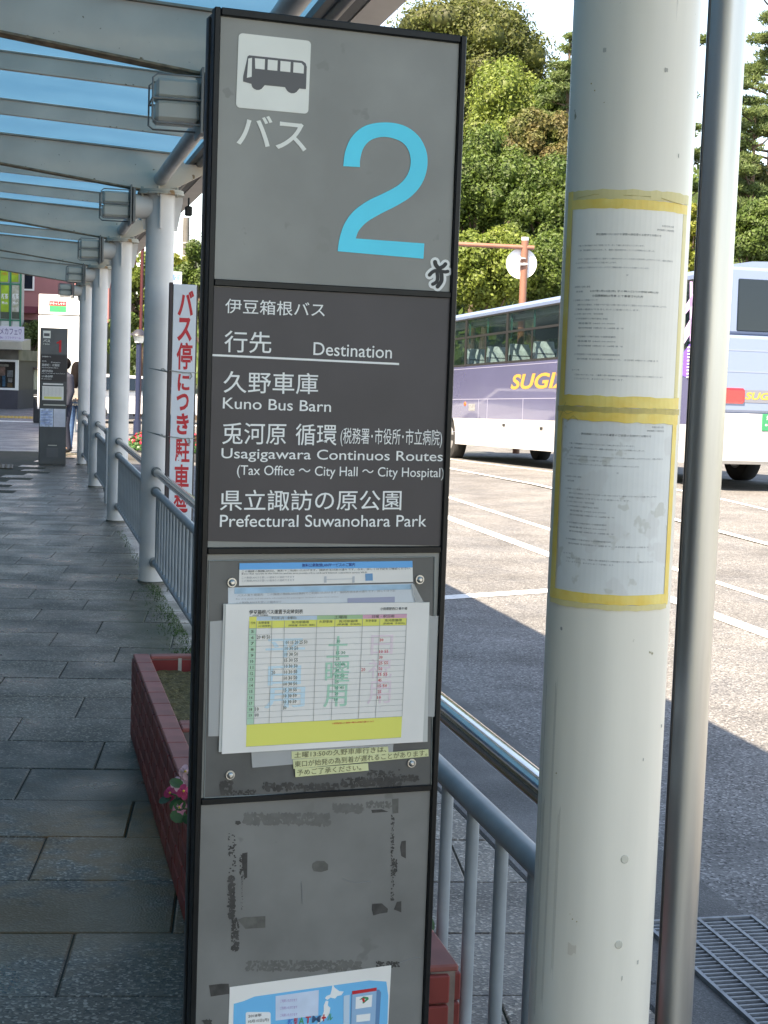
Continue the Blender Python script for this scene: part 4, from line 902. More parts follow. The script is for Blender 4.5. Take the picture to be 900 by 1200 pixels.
t = thing('small_speaker', 'small black device hanging under the canopy edge', 'speaker', onY(221, 246, 13.0)); a = MB(); a.bbox((-.03, -.03, -.05), (.03, .03, .03), .01); a.tube([(0, 0, .03), (0, 0, .10)], .008, 8); a.build('housing', M_FRAME, t)

# ================================================================== BUS STOP SIGN 1
s1 = thing('bus_stop_sign', 'distant grey bus stop sign with a red number 1 beside the last column', 'bus stop sign', (.262, 24.75, 0), R(2))
def b1(name, u0, z0, u1, z1, y, m, parent=s1, th=.004): a = MB(); a.box((u0, y, z0), (u1, y+th, z1)); return a.build(name, m, parent)
a = MB(); a.bbox((0, .012, 0), (.42, .09, 2.15), .004); a.build('cabinet', M_FRSIDE, s1)
b1('header_panel', .008, 1.745, .412, 2.14, 0.006, mat('mid_grey_panel', (.11, .115, .12), .45, var=.1, vscale=4)); b1('route_panel', .008, 1.315, .412, 1.73, .006, mat('dark_plum_panel', (.03, .026, .03), .45)); b1('notice_panel', .008, .91, .412, 1.30, .006, mat('notice_dark', (.05, .055, .06), .4))
b1('lower_panel', .008, .02, .412, .895, .006, mat('blue_grey_panel', (.06, .075, .085), .35, var=.15, vscale=4))
b1('pictogram', .04, 1.99, .155, 2.105, .003, M_CREAM); b1('bus_pictogram', .055, 2.02, .14, 2.065, .0005, m_pg, th=.002)
b1('timetable_sheet', .04, 1.02, .37, 1.24, .002, M_PAPER); b1('yellow_print', .07, 1.04, .34, 1.075, .0008, mat('yellow_print', (.8, .77, .16), .6), th=.001)
b1('header_strip_notice', .05, 1.26, .36, 1.285, .002, M_PAPER); b1('tray', .06, .935, .40, .955, -.01, mat('tray_pale', (.5, .5, .45), .5))
b1('poster', .01, .60, .215, .885, .002, mat('poster_blue_white', (.55, .63, .78), .5, var=.3, vscale=18)); b1('poster', .222, .60, .405, .885, .002, mat('poster_pale', (.66, .66, .72), .5, var=.05, vscale=18))
b1('fold_crease', .14, .30, .28, .315, .004, mat('tray_pale', (.5, .5, .45), .5)); b1('worn_patch', .12, .12, .30, .27, .0045, mat('worn_patch', (.10, .11, .12), .5), th=.001)
def t1(items, m, y=.0, bold=.01, res=2, nm='lettering'):
    for t, u0, u1, z0, z1 in items: a = MB(); text_to(a, t, lambda s_, t_: Vector((u0+(u1-u0)*s_, y, z0+(z1-z0)*t_)), res=res, bold=bold); o = a.build(nm, m, s1)
    return o
a = MB(); a.prism([(x, .003, z) for x, z in ((.288, 1.775), (.322, 1.775), (.322, 1.965), (.296, 1.965), (.285, 1.945), (.25, 1.932), (.25, 1.908), (.288, 1.914))], (0, .001, 0)); a.build('route_numeral', M_RED, s1); t1([('バス', .045, .15, 1.925, 1.97)], M_CREAM, .003, .02); t1([('降車専用', .045, .14, 1.885, 1.905)], M_CREAM, .003)
t1([('伊豆箱根バス', .03, .17, 1.69, 1.71), ('行先', .03, .10, 1.615, 1.64), ('Destination', .17, .31, 1.605, 1.625), ('箱根町・元箱根', .03, .30, 1.55, 1.59), ('Hakone-machi Moto-Hakone', .03, .28, 1.52, 1.54),
    ('湖尻桃源台', .03, .2, 1.46, 1.495), ('Lake Togendai via Gora Station', .03, .39, 1.43, 1.45), ('小涌谷駅', .03, .2, 1.375, 1.41), ('Kowakidani', .03, .18, 1.345, 1.36)], M_WHITE_PRINT, .004, 0, 1)
a = MB()
for k in range(9): a.box((.02+.004*(k % 3), .0008, .64+.025*k), (.20-.03*(k % 2), .0018, .647+.025*k))
a.build('poster_lettering', mat('poster_ink_blue', (.08, .2, .55), .5), s1)
a = MB()
for k in range(8): a.box((.06+.0*k, .0008, 1.085+.018*k), (.35, .0018, 1.087+.018*k))
for k in range(5): a.box((.07+.06*k, .0004, 1.085), (.072+.06*k, .0009, 1.215))
a.build('table_rule', mat('rule_grey', (.36, .36, .34), .6), s1)

# ================================================================== COACH
BPOS = Vector((9.95, 20.80, road_z(9.95, 20.8)+.0)); BRZ = .0275; BRX = -.0277
bus = thing('coach', 'purple and white coach with yellow lettering parked across the road', 'bus', (9.95, 20.8, .10)); bus.rotation_euler = (BRX, 0, BRZ)
BM = Matrix.Translation((9.95, 20.8, .10)) @ bus.rotation_euler.to_matrix().to_4x4(); BI = BM.inverted()
def bside(px, py):                                   # point of the coach side seen at a photo position -> (y, z)
    o = BI @ EYEV; d = (BI.to_3x3() @ ray(px, py)); t = -o.x/d.x; p = o+d*t; return p.y, p.z
def brear(px, py):
    o = BI @ EYEV; d = (BI.to_3x3() @ ray(px, py)); t = -o.y/d.y; p = o+d*t; return p.x, p.z
BW, BLN = 2.48, 14.6
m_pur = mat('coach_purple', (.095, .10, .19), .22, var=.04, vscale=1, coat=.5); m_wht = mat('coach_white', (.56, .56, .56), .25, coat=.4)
m_pale = mat('coach_pale_blue', (.16, .215, .34), .25, coat=.4); m_blk = mat('coach_black_trim', (.02, .02, .02), .4); m_yell = mat('coach_yellow', (.52, .29, .06), .4)
m_glass = see_through('coach_glass', (.01, .02, .025), .28, .03, (.88, .94, .92)); m_dkglass = mat('dark_glass', (.012, .02, .03), .03, spec=.35)
ZS, ZW, ZG, ZT, ZR = .35, .94, 2.09, 3.15, 3.30
a = MB()                                             # white skirt with wheel arches
WY = (3.5, 13.35)
def arch_profile(z0, z1):
    out = [(.25, z0), (WY[0]-.56, z0)]
    for wy in WY:
        out += [(wy-.56*math.cos(R(k)), .5+.56*math.sin(R(k))) for k in range(0, 181, 20)]
        if wy == WY[0]: out += [(wy+.56, z0), (WY[1]-.56, z0)]
    out += [(WY[1]+.56, z0), (BLN-.1, z0), (BLN, z0+.2), (BLN, z1), (0, z1), (0, z0+.1)]
    return [p for p in out if p[1] >= z0-1e-6]
pr_ = arch_profile(ZS, 1.08)
for x in (0.0, BW-.03): a.prism([(x, y, z) for y, z in pr_], (.03, 0, 0))
a.build('skirt_panel', m_wht, bus)
a = MB()
for x in (0, BW-.03): a.box((x-.001 if x == 0 else x, .12, ZW+.142), (x+.03 if x == 0 else x+.031, BLN-.02, ZG))
a.build('side_panel', m_pur, bus)
a = MB()
a.box((-.002, .12, ZW), (-.0005, BLN-.02, ZW+.142)); a.build('side_band', m_pur, bus)
a = MB()                                             # roof: rounded section
sec = [(0, ZT), (.0, ZT+.06), (.05, ZT+.13), (.16, ZR), (.5, ZR+.06), (BW/2, ZR+.09), (BW-.5, ZR+.06), (BW-.16, ZR), (BW-.05, ZT+.13), (BW, ZT+.06), (BW, ZT)]
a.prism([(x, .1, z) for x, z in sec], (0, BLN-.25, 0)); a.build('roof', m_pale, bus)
a = MB(); a.box((-.004, .35, ZT-.035), (.02, BLN-.4, ZT-.001)); a.box((-.004, .35, ZG), (.02, BLN-.4, ZG+.045)); 
zd = .808*2.95+.35; a.box((-.006, .35, zd-.025), (.02, BLN-.5, zd+.02)); a.build('window_trim', m_blk, bus)
pil = [bside(x, 400)[0] for x in (655.6, 594, 546)]; pitch = (pil[2]-pil[0])/2
plm = MB(); plm.box((-.008, -.055, ZG+.001), (.02, .055, ZT-.001)); plm = plm.mesh('window_pillar', m_blk)
ys = [pil[0]-pitch*k for k in range(4, 0, -1)]+pil+[pil[2]+pitch]
for y in ys:
    if .4 < y < BLN-.4: o = obj('window_pillar', plm, bus); o.location = (0, y, 0)
mul = MB(); mul.box((-.006, -.018, ZG+.04), (.018, .018, zd-.02)); mul = mul.mesh('window_mullion', m_blk)
for y0, y1 in zip(ys[:-1], ys[1:]):
    if y0 < .3: continue
    g1 = MB(); g1.box((.006, y0+.056, ZG+.046), (.010, y1-.056, zd-.026)); g1.build('window_pane', m_glass, bus)
    g1 = MB(); g1.box((.006, y0+.056, zd+.021), (.010, y1-.056, ZT-.036)); g1.build('window_pane', m_glass, bus)
    o = obj('window_mullion', mul, bus); o.location = (0, (y0+y1)/2, 0)
    cu = MB()
    for yy in (y1-.12, (y0+y1)/2+.02):
        cu.prism([(.05, yy, ZG+.5), (.05, yy+.05, ZG+.5), (.05, yy+.05, ZT-.05), (.05, yy-.01, ZT-.05)], (.02, 0, 0))
    cu.build('curtain', mat('teal_curtain', (.06, .22, .19), .7, transl=.3), bus)
    cu = MB(); cu.prism([(.12, y0+.1, ZT-.16), (.12, y1-.1, ZT-.16), (.12, y1-.1, ZT-.08), (.12, y0+.1, ZT-.05)], (.25, 0, 0)); cu.build('luggage_rack', mat('rack_grey', (.4, .42, .4), .5), bus)
sb = MB(); sb.bbox((.12, -.05, 1.5), (.58, .12, 2.30), .04); sb = sb.mesh('seat', mat('seat_fabric', (.08, .09, .13), .8))
sc_ = MB(); sc_.prism([(.14, -.09, 2.0), (.14, .19, 2.0), (.14, .13, 2.36), (.14, .08, 2.50), (.14, .02, 2.50), (.14, -.03, 2.36)], (.40, 0, 0)); sc_ = sc_.mesh('seat_cover', mat('seat_cover_blue', (.62, .72, .82), .7, var=.2, vscale=9))
y = 1.0
while y < BLN-1.2:
    for x in (0, .55, 1.3): 
        o = obj('seat', sb, bus); o.location = (x, y, 0); o = obj('seat_cover', sc_, bus); o.location = (x, y, 0)
    y += pitch/2
a = MB(); a.box((.04, .15, 1.0), (BW-.04, BLN-.1, 1.05)); a.box((BW-.03, .15, ZG), (BW-.02, BLN-.1, ZG+.2)); a.box((BW-.03, .15, ZT-.3), (BW-.02, BLN-.1, ZT)); a.build('interior', mat('interior_dark', (.06, .07, .07), .7), bus)
a = MB(); a.box((BW-.012, .3, ZG+.2), (BW-.008, BLN-.2, ZT-.3)); a.build('far_window_pane', m_glass, bus)
a = MB(); a.box((.04, .3, .42), (BW-.04, BLN-.3, .55)); a.build('underbody', m_blk, bus)
a = MB(); a.bbox((0.0, BLN-.09, .4), (BW, BLN, ZG), .03); a.build('front_panel', m_wht, bus)
a = MB(); a.box((0.05, BLN-.05, ZG+.001), (BW-.05, BLN-.02, ZT)); a.build('windscreen', m_glass, bus)
wm = MB(); wm.tube([(0, 0, 0), (.02, 0, 0), (.26, 0, 0), (.28, 0, 0)], [.44, .48, .48, .44], 32); wm = wm.mesh('tyre', mat('rubber', (.02, .02, .02), .8))
rm = MB(); rm.tube([(-.006, 0, 0), (.0, 0, 0), (.05, 0, 0)], [.24, .27, .27], 24); rm = rm.mesh('rim', mat('rim_grey', (.45, .45, .45), .4, metal=.6))
for wy in WY:
    for wx in (.05, BW-.33):
        w = bpy.data.objects.new('wheel', None); COL.objects.link(w); w.parent = bus; w.location = (wx, wy, .48)
        obj('tyre', wm, w); obj('rim', rm, w)
a = MB()                                             # hatch lines, side lamps, catches
zl = .34*2.95+.35
a.box((-.004, 5, zl), (-.0015, BLN-.5, zl+.012)); a.box((-.004, 5, .62), (-.0002, BLN-.5, .628))
for x in (561+.0, 571.3, 613): yy = bside(x, 470)[0]; a.box((-.004, yy-.008, ZW), (-.0015, yy+.008, zl))
for yy in (4.6, 5.9, 8.3, 11.6, 2.6, 1.3): a.box((-.004, yy-.006, ZS+.02), (-.0002, yy+.006, ZW-.01))
a.box((-.004, .5, ZG-.06), (-.0012, BLN-.4, ZG-.05)); a.build('hatch_seam', mat('seam_pale', (.35, .36, .48), .5), bus)
a = MB()
for x, yv in ((590.5, 498), (634.5, 502)): yy, zz = bside(x, yv); a.box((-.012, yy-.07, zz-.025), (-.0005, yy+.07, zz+.025))
a.build('hatch_catch', m_blk, bus)
a = MB(); yy, zz = bside(545, 473.5); a.ball((0, yy, zz), (.02, .07, .05), 8, 6); a.build('side_lamp', mat('orange_lamp', (.8, .12, .02), .3), bus)
yy, zz = bside(553, 477.5); a = MB(); a.box((-.006, yy-.22, zz-.07), (-.0015, yy+.22, zz+.08)); a.build('side_vent', mat('vent_grey', (.25, .26, .27), .6, var=.5, vscale=30), bus)
# lettering on the side: reads from the front towards the rear
yA, zA = bside(598.5, 456.5); yB, _ = bside(651, 458); zt_ = bside(598.5, 439)[1]
asp4 = glyphs('SUGI', bold=.03, shear=.22, res=4)[2]; asp8 = glyphs('SUGIZAKI', bold=.03, shear=.22, res=4)[2]
LT = (yA-yB)*asp8/asp4
a = MB(); text_to(a, 'SUGIZAKI', lambda s_, t_: Vector((-.004, yA-LT*s_, zA+(zt_-zA)*t_)), bold=.03, shear=.22, res=4); a.build('side_lettering', m_yell, bus)
# decoration at the rear end of the side
for nm, col_, qs in (('violet_stripe', (.20, .10, .62), [[(800, 415), (822, 385), (822, 450), (800, 440)]]),
        ('lavender_stripe', (.62, .45, .80), [[(799, 392), (822, 352), (822, 372), (799, 408)], [(801, 362), (822, 330), (822, 345), (801, 372)], [(809, 330), (812, 330), (812, 400), (809, 400)]])):
    a = MB()
    for q in qs: 
        pts = [bside(*p) for p in q]; a.prism([(-.006 if nm[0] == 'v' else -.008, max(.14, y), z) for y, z in pts], (.002, 0, 0))
    a.build(nm, mat(nm, col_, .3), bus)
yy, zz = bside(812, 424); a = MB()
for k in range(10): a.box((-.02, yy-.16, zz-.24+.05*k), (-.003, yy+.16, zz-.215+.05*k))
a.build('side_grille', mat('grille_white', (.65, .65, .66), .4), bus)
# rear face
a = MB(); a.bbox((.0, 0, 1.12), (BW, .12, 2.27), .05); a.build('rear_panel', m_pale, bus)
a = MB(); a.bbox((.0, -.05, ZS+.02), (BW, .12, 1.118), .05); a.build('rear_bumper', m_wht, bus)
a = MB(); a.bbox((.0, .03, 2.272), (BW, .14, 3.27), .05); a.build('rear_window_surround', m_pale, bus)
a = MB(); a.bbox((.25, .015, 2.32), (BW-.25, .06, 3.10), .02); a.build('rear_window', m_dkglass, bus)
a = MB()
for py_ in (411, 436): z = brear(880, py_)[1]; a.box((.1, -.004, z-.01), (BW-.1, .01, z+.01))
a.build('rear_seam', mat('seam_blue', (.2, .25, .35), .5), bus)
z1_, z0_ = brear(880, 457)[1], brear(880, 472)[1]
a = MB(); a.box((.30, -.006, z0_), (BW-.3, .01, z1_)); a.build('rear_band', mat('band_greyblue', (.17, .18, .22), .4), bus)
xa = brear(873, 465)[0]
a = MB(); text_to(a, 'SUGIZAKI', lambda s_, t_: Vector((xa+.9*s_, -.009, z0_+.045+(z1_-z0_-.08)*t_)), bold=.03, shear=.2, res=3); a.build('rear_lettering', mat('rear_yellow', (.50, .33, .06), .4), bus)
lm = MB(); lm.bbox((-.012, -.035, z0_-.02), (.42, .14, z1_+.02), .03); lm.build('tail_lamp', mat('lamp_red', (.75, .02, .03), .15, spec=.8), bus)
lm = MB(); lm.bbox((BW-.42, -.035, z0_-.02), (BW+.012, .14, z1_+.02), .03); lm.build('tail_lamp', mat('lamp_red', (.75, .02, .03), .15), bus)
xp, zp = brear(890, 505); zq = brear(890, 485)[1]
a = MB(); a.bbox((xp, -.068, zp), (xp+.40, -.052, zq), .006); npl = a.build('number_plate', mat('plate_green', (.02, .22, .10), .5), bus)
a = MB(); text_to(a, '湘南 230', lambda s_, t_: Vector((xp+.07+.26*s_, -.0695, zp+.65*(zq-zp)+.25*(zq-zp)*t_)), res=2, bold=.02); text_to(a, '･･･1', lambda s_, t_: Vector((xp+.05+.3*s_, -.0695, zp+.12*(zq-zp)+.42*(zq-zp)*t_)), res=2, bold=.02); a.build('plate_lettering', M_WHITE_PRINT, npl)

# brown post with a round sign
bp = atd(615.5, 278, 37); bp_ = Vector((bp.x, bp.y, -.2))
t = thing('road_sign_post', 'brown post with a cross arm and a round white sign seen from behind', 'sign post', bp_)
m_brn = mat('brown_paint', (.23, .105, .07), .5, var=.08, vscale=5)
a = MB(); a.tube([(0, 0, 0), (0, 0, bp.z+.2-.08)], .088, 18); a.build('post', m_brn, t)
a = MB(); a.tube([(0, 0, bp.z+.12), (0, 0, bp.z+.2)], .092, 18); a.build('cap', m_wht, t)
ar0 = atd(536, 286, 37)-bp_; ar1 = atd(626, 290.5, 37)-bp_
a = MB(); dv = (ar0-ar1); a.tube([ar1, ar1+dv*1.25], .055, 12); a.build('cross_arm', m_brn, t)
dc = atd(611.5, 308.5, 37)-bp_; rd = 18*37/F_PX
rot = Vector((-math.sin(YAW), -math.cos(YAW), 0)).to_track_quat('Z', 'Y').to_matrix().to_4x4()
a = MB(); M_ = Matrix.Translation(dc+Vector((.03, .12, 0))) @ rot
vs = [M_ @ Vector((rd*math.cos(2*math.pi*k/40), rd*math.sin(2*math.pi*k/40), z)) for z in (0, .012) for k in range(40)]
a.add(vs, [list(range(40))[::-1], list(range(40, 80))]+[(k, (k+1) % 40, 40+(k+1) % 40, 40+k) for k in range(40)]); a.build('sign_disc', mat('disc_back_white', (.72, .74, .76), .4), t)
a = MB()
for z in (.0, -.15): a.tube([dc+Vector((0, 0, z))+Vector((.0, 0, .1)), dc+Vector((0, 0, z))+Vector((.0, 0, .13))], .1, 14)
a.tube([Vector((0, 0, dc.z-.03)), Vector((0, 0, dc.z+.01))], .095, 14); a.build('clamp', m_wht, t)

# ================================================================== TREES
def leafmat(name, c, c2): return mat(name, c, .55, var=0, vscale=.9, col2=c2, island=.4, transl=.45)
G_OLIVE = leafmat('olive_leaf', (.13, .14, .035), (.08, .105, .025)); G_LIME = leafmat('lime_leaf', (.20, .25, .045), (.13, .19, .035))
G_MID = leafmat('mid_leaf', (.11, .165, .032), (.07, .12, .026)); G_PINE = leafmat('pine_needle', (.15, .20, .06), (.09, .14, .045))
G_RED = leafmat('reddish_leaf', (.19, .15, .06), (.10, .15, .035)); G_YEL = leafmat('yellow_leaf', (.24, .25, .03), (.15, .19, .03))
M_BARK = mat('bark', (.09, .065, .045), .9, var=.3, vscale=6, bump=.4, bscale=20)
def crown(rr, ctr, rad, nl, nleaf, ls, flat=1.0, core=.62):
    """lumps spread over an ellipsoid; leaves on and in every lump"""
    lumps = []; a = MB(); c = MB()
    for k in range(nl):
        while True:
            v = Vector((rr.uniform(-1, 1), rr.uniform(-1, 1), rr.uniform(-1, 1)))
            if .25 < v.length < 1: break
        v = v.normalized()*(.45+.45*rr.random()); lr = rr.uniform(.24, .42)
        lumps.append((Vector((v.x*rad[0], v.y*rad[1], v.z*rad[2])), lr*min(rad[0], rad[2])*1.05))
    tot = sum(l[1]**2 for l in lumps)
    for p, lr in lumps:
        n = int(nleaf*lr*lr/tot)
        c.ball(ctr+p, (lr*core, lr*core, lr*core*flat), 7, 5)
        for i in range(n):
            d = Vector((rr.gauss(0, 1), rr.gauss(0, 1), rr.gauss(0, 1)+.25)).normalized(); q = ctr+p+Vector((d.x, d.y, d.z*flat))*lr*(.62+.46*rr.random())
            nn = (d+Vector((rr.gauss(0, .5), rr.gauss(0, .5), rr.gauss(0, .5)))).normalized()
            e = nn.cross(Vector((rr.gauss(0, 1), rr.gauss(0, 1), rr.gauss(0, 1)))).normalized(); f = nn.cross(e); s_ = ls*rr.uniform(.55, 1.25); w_ = s_*.62
            a.v += [tuple(q-e*s_), tuple(q-f*w_+nn*s_*.15), tuple(q+e*s_), tuple(q+f*w_+nn*s_*.15)]; m = len(a.v)-4; a.f.append([m, m+1, m+2, m+3]); a.mi.append(0); a.sm.append(False)
    a.v = a.v; off = len(a.v); a.v += c.v; a.f += [[off+i for i in f] for f in c.f]; a.mi += [0]*len(c.f); a.sm += [True]*len(c.f)
    return a, lumps
def tree(label, ctr, rad, m, nl=34, nleaf=7000, ls=.16, seed=0, flat=1.0, group=None, name='broadleaf_tree', core=.62):
    rr = random.Random(seed); base = Vector((ctr.x, ctr.y, -.3+hill_h(ctr.x, ctr.y)))
    t = thing(name, label, 'tree', base, 0, group); a, lumps = crown(rr, ctr-base, rad, nl, int(nleaf*1.9), ls*.68, flat, core); a.build('crown', m, t)
    tr = MB(); h = ctr.z-base.z; rt = .05*max(rad)+.05
    tr.tube([(0, 0, -.2), (rr.uniform(-.1, .1), 0, h*.4), (rr.uniform(-.2, .2), rr.uniform(-.2, .2), h), (0, 0, h+rad[2]*.5)], [rt*1.4, rt, rt*.7, rt*.3], 9)
    for p, lr in lumps[:12]: s_ = Vector((0, 0, h*rr.uniform(.5, .95))); e = ctr-base+p; tr.tube([s_, (s_+e)/2+Vector((0, 0, -.2)), e], [rt*.4, rt*.28, rt*.12], 6)
    tr.build('trunk', M_BARK, t); return t
def pxt(px, py, rx, ry, d): c = atd(px, py, d); return c, (rx*d/F_PX, rx*d/F_PX*.8, ry*d/F_PX)
GB = 'trees on the slope behind the coach'
specs = [
 ('large rounded olive green evergreen dome topping the slope', (545, 88, 92, 92, 88), G_OLIVE, 170, 46000, .17, .75),
 ('bright yellow green tree just below the olive dome', (598, 150, 58, 70, 76), G_LIME, 60, 12000, .15, 1.0),
 ('darker mixed green tree beside the white column with its top in the sky', (650, 150, 36, 62, 72), G_MID, 34, 8000, .14, .8),
 ('reddish tinged bushy tree at the middle of the slope', (632, 170, 42, 50, 68), G_RED, 30, 7000, .13, 1.0),
 ('mid green tree with dense small leaves left of the slope middle', (560, 215, 56, 62, 66), G_MID, 55, 12000, .13, 1.0),
 ('mid green tree with shaded gaps right above the round sign', (640, 245, 50, 56, 64), G_MID, 40, 9000, .13, 1.0),
 ('light green low tree just above the coach roof', (570, 318, 60, 48, 55), G_LIME, 56, 12000, .12, 1.0),
 ('light green tree behind the brown sign post', (640, 322, 52, 44, 57), G_MID, 44, 9000, .12, 1.0),
 ('tree hidden behind the white column, upper slope', (735, 150, 62, 110, 80), G_MID, 50, 6000, .16, 1.0),
 ('tree hidden behind the white column, lower slope', (735, 290, 60, 70, 62), G_OLIVE, 40, 6000, .14, 1.0),
 ('small lime yellow shrub between the white column and steel pole', (808, 285, 20, 55, 56), G_YEL, 30, 6000, .11, 1.0),
 ('low spreading green tree at the right edge above the coach', (893, 278, 46, 42, 56), G_MID, 44, 9000, .12, .8),
 ('olive bushy tree right of the steel pole', (880, 222, 40, 34, 62), G_OLIVE, 36, 8000, .12, .8),
 ('green undergrowth tree left of the dome beside the sign edge', (520, 280, 60, 90, 70), G_MID, 44, 6000, .15, 1.0),
]
for i, (lb, q, m, nl, nf, ls, fl) in enumerate(specs):
    c_, rd_ = pxt(*q); tree(lb, c_, rd_, m, nl, nf, ls, 20+i, fl, GB)
def pine(label, px, py0, py1, w, d, seed, n=26, gap=None):
    rr = random.Random(seed); top = atd(px, py0, d); bot = atd(px, py1, d); base = Vector((top.x, top.y, -.3+hill_h(top.x, top.y)))
    t = thing('pine_tree', label, 'tree', base, 0, 'pine trees at the right'); a = MB(); tr = MB(); H = top.z-base.z
    tr.tube([(0, 0, -.2), (.1, 0, H*.5), (0, 0, H)], [.22, .16, .05], 8)
    for k in range(n):
        z = (bot.z-base.z)+(top.z-bot.z)*(k+rr.random())/n; an = rr.uniform(0, 6.28); ln = w*d/F_PX*rr.uniform(.35, 1)*(1-.35*k/n)
        e = Vector((math.cos(an)*ln, math.sin(an)*ln, z+rr.uniform(-.1, .35))); tr.tube([(0, 0, z-.2), (e.x*.5, e.y*.5, z-.05), e], [.06, .04, .015], 5)
        for j in range(3):
            c_ = e*1.0-Vector((e.x, e.y, 0))*(.28*j)+Vector((rr.uniform(-.2, .2), rr.uniform(-.2, .2), .05)); lr = rr.uniform(.35, .6)
            for i in range(230):
                dd = Vector((rr.gauss(0, 1), rr.gauss(0, 1), rr.gauss(0, 1))).normalized()*rr.random()**.5; q = c_+Vector((dd.x*lr, dd.y*lr, dd.z*lr*.42))
                ax = Vector((rr.gauss(0, 1), rr.gauss(0, 1), rr.gauss(.7, .6))).normalized(); sd = ax.cross(Vector((rr.gauss(0, 1), rr.gauss(0, 1), .1))).normalized()*.028
                m_ = len(a.v); a.v += [tuple(q-sd), tuple(q+sd), tuple(q+ax*.20)]; a.f.append([m_, m_+1, m_+2]); a.mi.append(0); a.sm.append(False)
    a.build('crown', G_PINE, t); tr.build('trunk', M_BARK, t)
pine('tall pine between the white column and the steel pole', 812, -60, 260, 40, 66, 1, 34)
pine('tall pine right of the steel pole with layered branches against the sky', 915, -70, 190, 62, 64, 2, 30)
pine('shorter layered pine at the right edge of the slope', 885, 128, 290, 50, 60, 3, 26)
pine('pine with its tip in the sky right of the olive dome', 668, 44, 220, 34, 70, 4, 24)
# undergrowth that covers the slope
rr = random.Random(77); a = MB()
for k in range(26000):
    x = rr.uniform(9, 46); y = rr.uniform(54, 104); h = hill_h(x, y)
    if h < .3: continue
    q = Vector((x, y, -.2+h+abs(rr.gauss(0, .6)))); nn = Vector((rr.gauss(-.3, .6), rr.gauss(-.6, .6), rr.gauss(.6, .5))).normalized(); e = nn.cross(Vector((rr.gauss(0, 1), rr.gauss(0, 1), 1))).normalized(); f = nn.cross(e); s_ = rr.uniform(.15, .34)
    m_ = len(a.v); a.v += [tuple(q-e*s_), tuple(q-f*s_*.7), tuple(q+e*s_), tuple(q+f*s_*.7)]; a.f.append([m_, m_+1, m_+2, m_+3]); a.mi.append(0); a.sm.append(False)
o = a.build('undergrowth', G_MID); tag(o, 'dense leafy undergrowth covering the slope between the trees', 'undergrowth'); o['kind'] = 'stuff'
# street trees seen between the columns on the left
GL = 'street trees beyond the canopy'
for i, (lb, q, m) in enumerate((('yellow green street tree between the board and the third column', (165, 345, 26, 62, 52), G_LIME), ('street tree around the concrete utility pole', (205, 345, 30, 66, 55), G_YEL), ('street tree half behind the edge of the number two sign', (238, 330, 30, 60, 50), G_MID),
        ('dark green street tree low between the distant columns', (148, 400, 22, 42, 46), G_MID), ('street tree hidden behind the number two sign', (300, 330, 46, 70, 52), G_MID), ('farther street tree hidden behind the number two sign', (400, 340, 50, 70, 54), G_LIME), ('street tree hidden behind the sign, nearest the coach', (480, 330, 46, 66, 52), G_MID))):
    c_, rd_ = pxt(*q); tree(lb, c_, rd_, m, 30, 4200, .10, 60+i, 1, GL)

# utility pole, red pole, dark post
up = atd(218.5, 255, 60); t = thing('utility_pole', 'grey concrete utility pole rising behind the white board', 'utility pole', (up.x, up.y, -.27))
a = MB(); a.tube([(0, 0, 0), (0, 0, up.z+.27)], [.16, .13], 16); a.build('pole_shaft', mat('concrete_pole', (.13, .125, .115), .8, var=.1, vscale=4), t)
a = MB(); [a.tube([(0, 0, z), (0, 0, z+.06)], .155, 12) for z in (up.z-.75, up.z-1.25)]; a.build('pole_band', mat('band_grey', (.4, .4, .38), .5), t)
a = MB()
for z, h in ((up.z+.1, .5), (up.z-.55, .1), (up.z-.68, .1)):
    a.tube([Vector((0, 0, z+.27)), Vector((9, 4, z+.27+h)), Vector((22, 8, z+.6+2*h))], .012, 4); a.tube([Vector((0, 0, z+.27)), Vector((-8, -2, z+.1+.27)), Vector((-16, -5, z+.5+.27))], .012, 4)
a.build('overhead_wire', m_blk, t)
rp = atd(167, 292, 42); t = thing('red_pole', 'thin dark red pole behind the second and third columns', 'pole', (rp.x, rp.y, -.1)); a = MB(); a.tube([(0, 0, 0), (0, 0, rp.z+.1)], .045, 10); a.ball((0, 0, rp.z+.1), .06, 8, 6); a.build('pole_shaft', mat('dark_red', (.07, .012, .015), .5), t)
dp = atd(163, 388, 34); t = thing('lamp_post', 'dark navy lamp post with a hooded head between the columns', 'lamp post', (dp.x, dp.y, -.1))
a = MB(); a.tube([(0, 0, 0), (0, 0, dp.z)], .055, 12); a.tube([(0, 0, 0), (0, 0, .5)], .085, 12); a.build('post', mat('navy_paint', (.02, .03, .07), .4), t)
a = MB(); a.tube([(0, 0, dp.z), (0, 0, dp.z+.04), (0, 0, dp.z+.14)], [.20, .18, .05], 14); a.build('lamp_hood', mat('hood_dark', (.03, .03, .04), .4), t)
a = MB(); a.tube([(0, 0, dp.z-.16), (0, 0, dp.z-.001)], [.09, .13], 14); a.build('lamp_globe', M_CREAM, t)
sgn = atd(207, 328, 30); t = thing('small_sign', 'small pale plate with blue lettering behind the white board top', 'sign', (sgn.x, sgn.y, -.1)); a = MB(); a.box((-.10, 0, sgn.z), (.10, .01, sgn.z+.26)); a.build('sign_plate', mat('plate_paleblue', (.5, .58, .7), .5), t)
a = MB(); a.tube([(0, .03, 0), (0, .03, sgn.z+.2)], .02, 8); a.build('post', M_RAIL, t); a = MB(); text_to(a, '駅前', lambda s_, t_: Vector((-.08+.16*s_, -.002, sgn.z+.08+.13*t_)), res=2, bold=.01); a.build('sign_lettering', mat('ink_blue', (.05, .2, .6), .5), t)

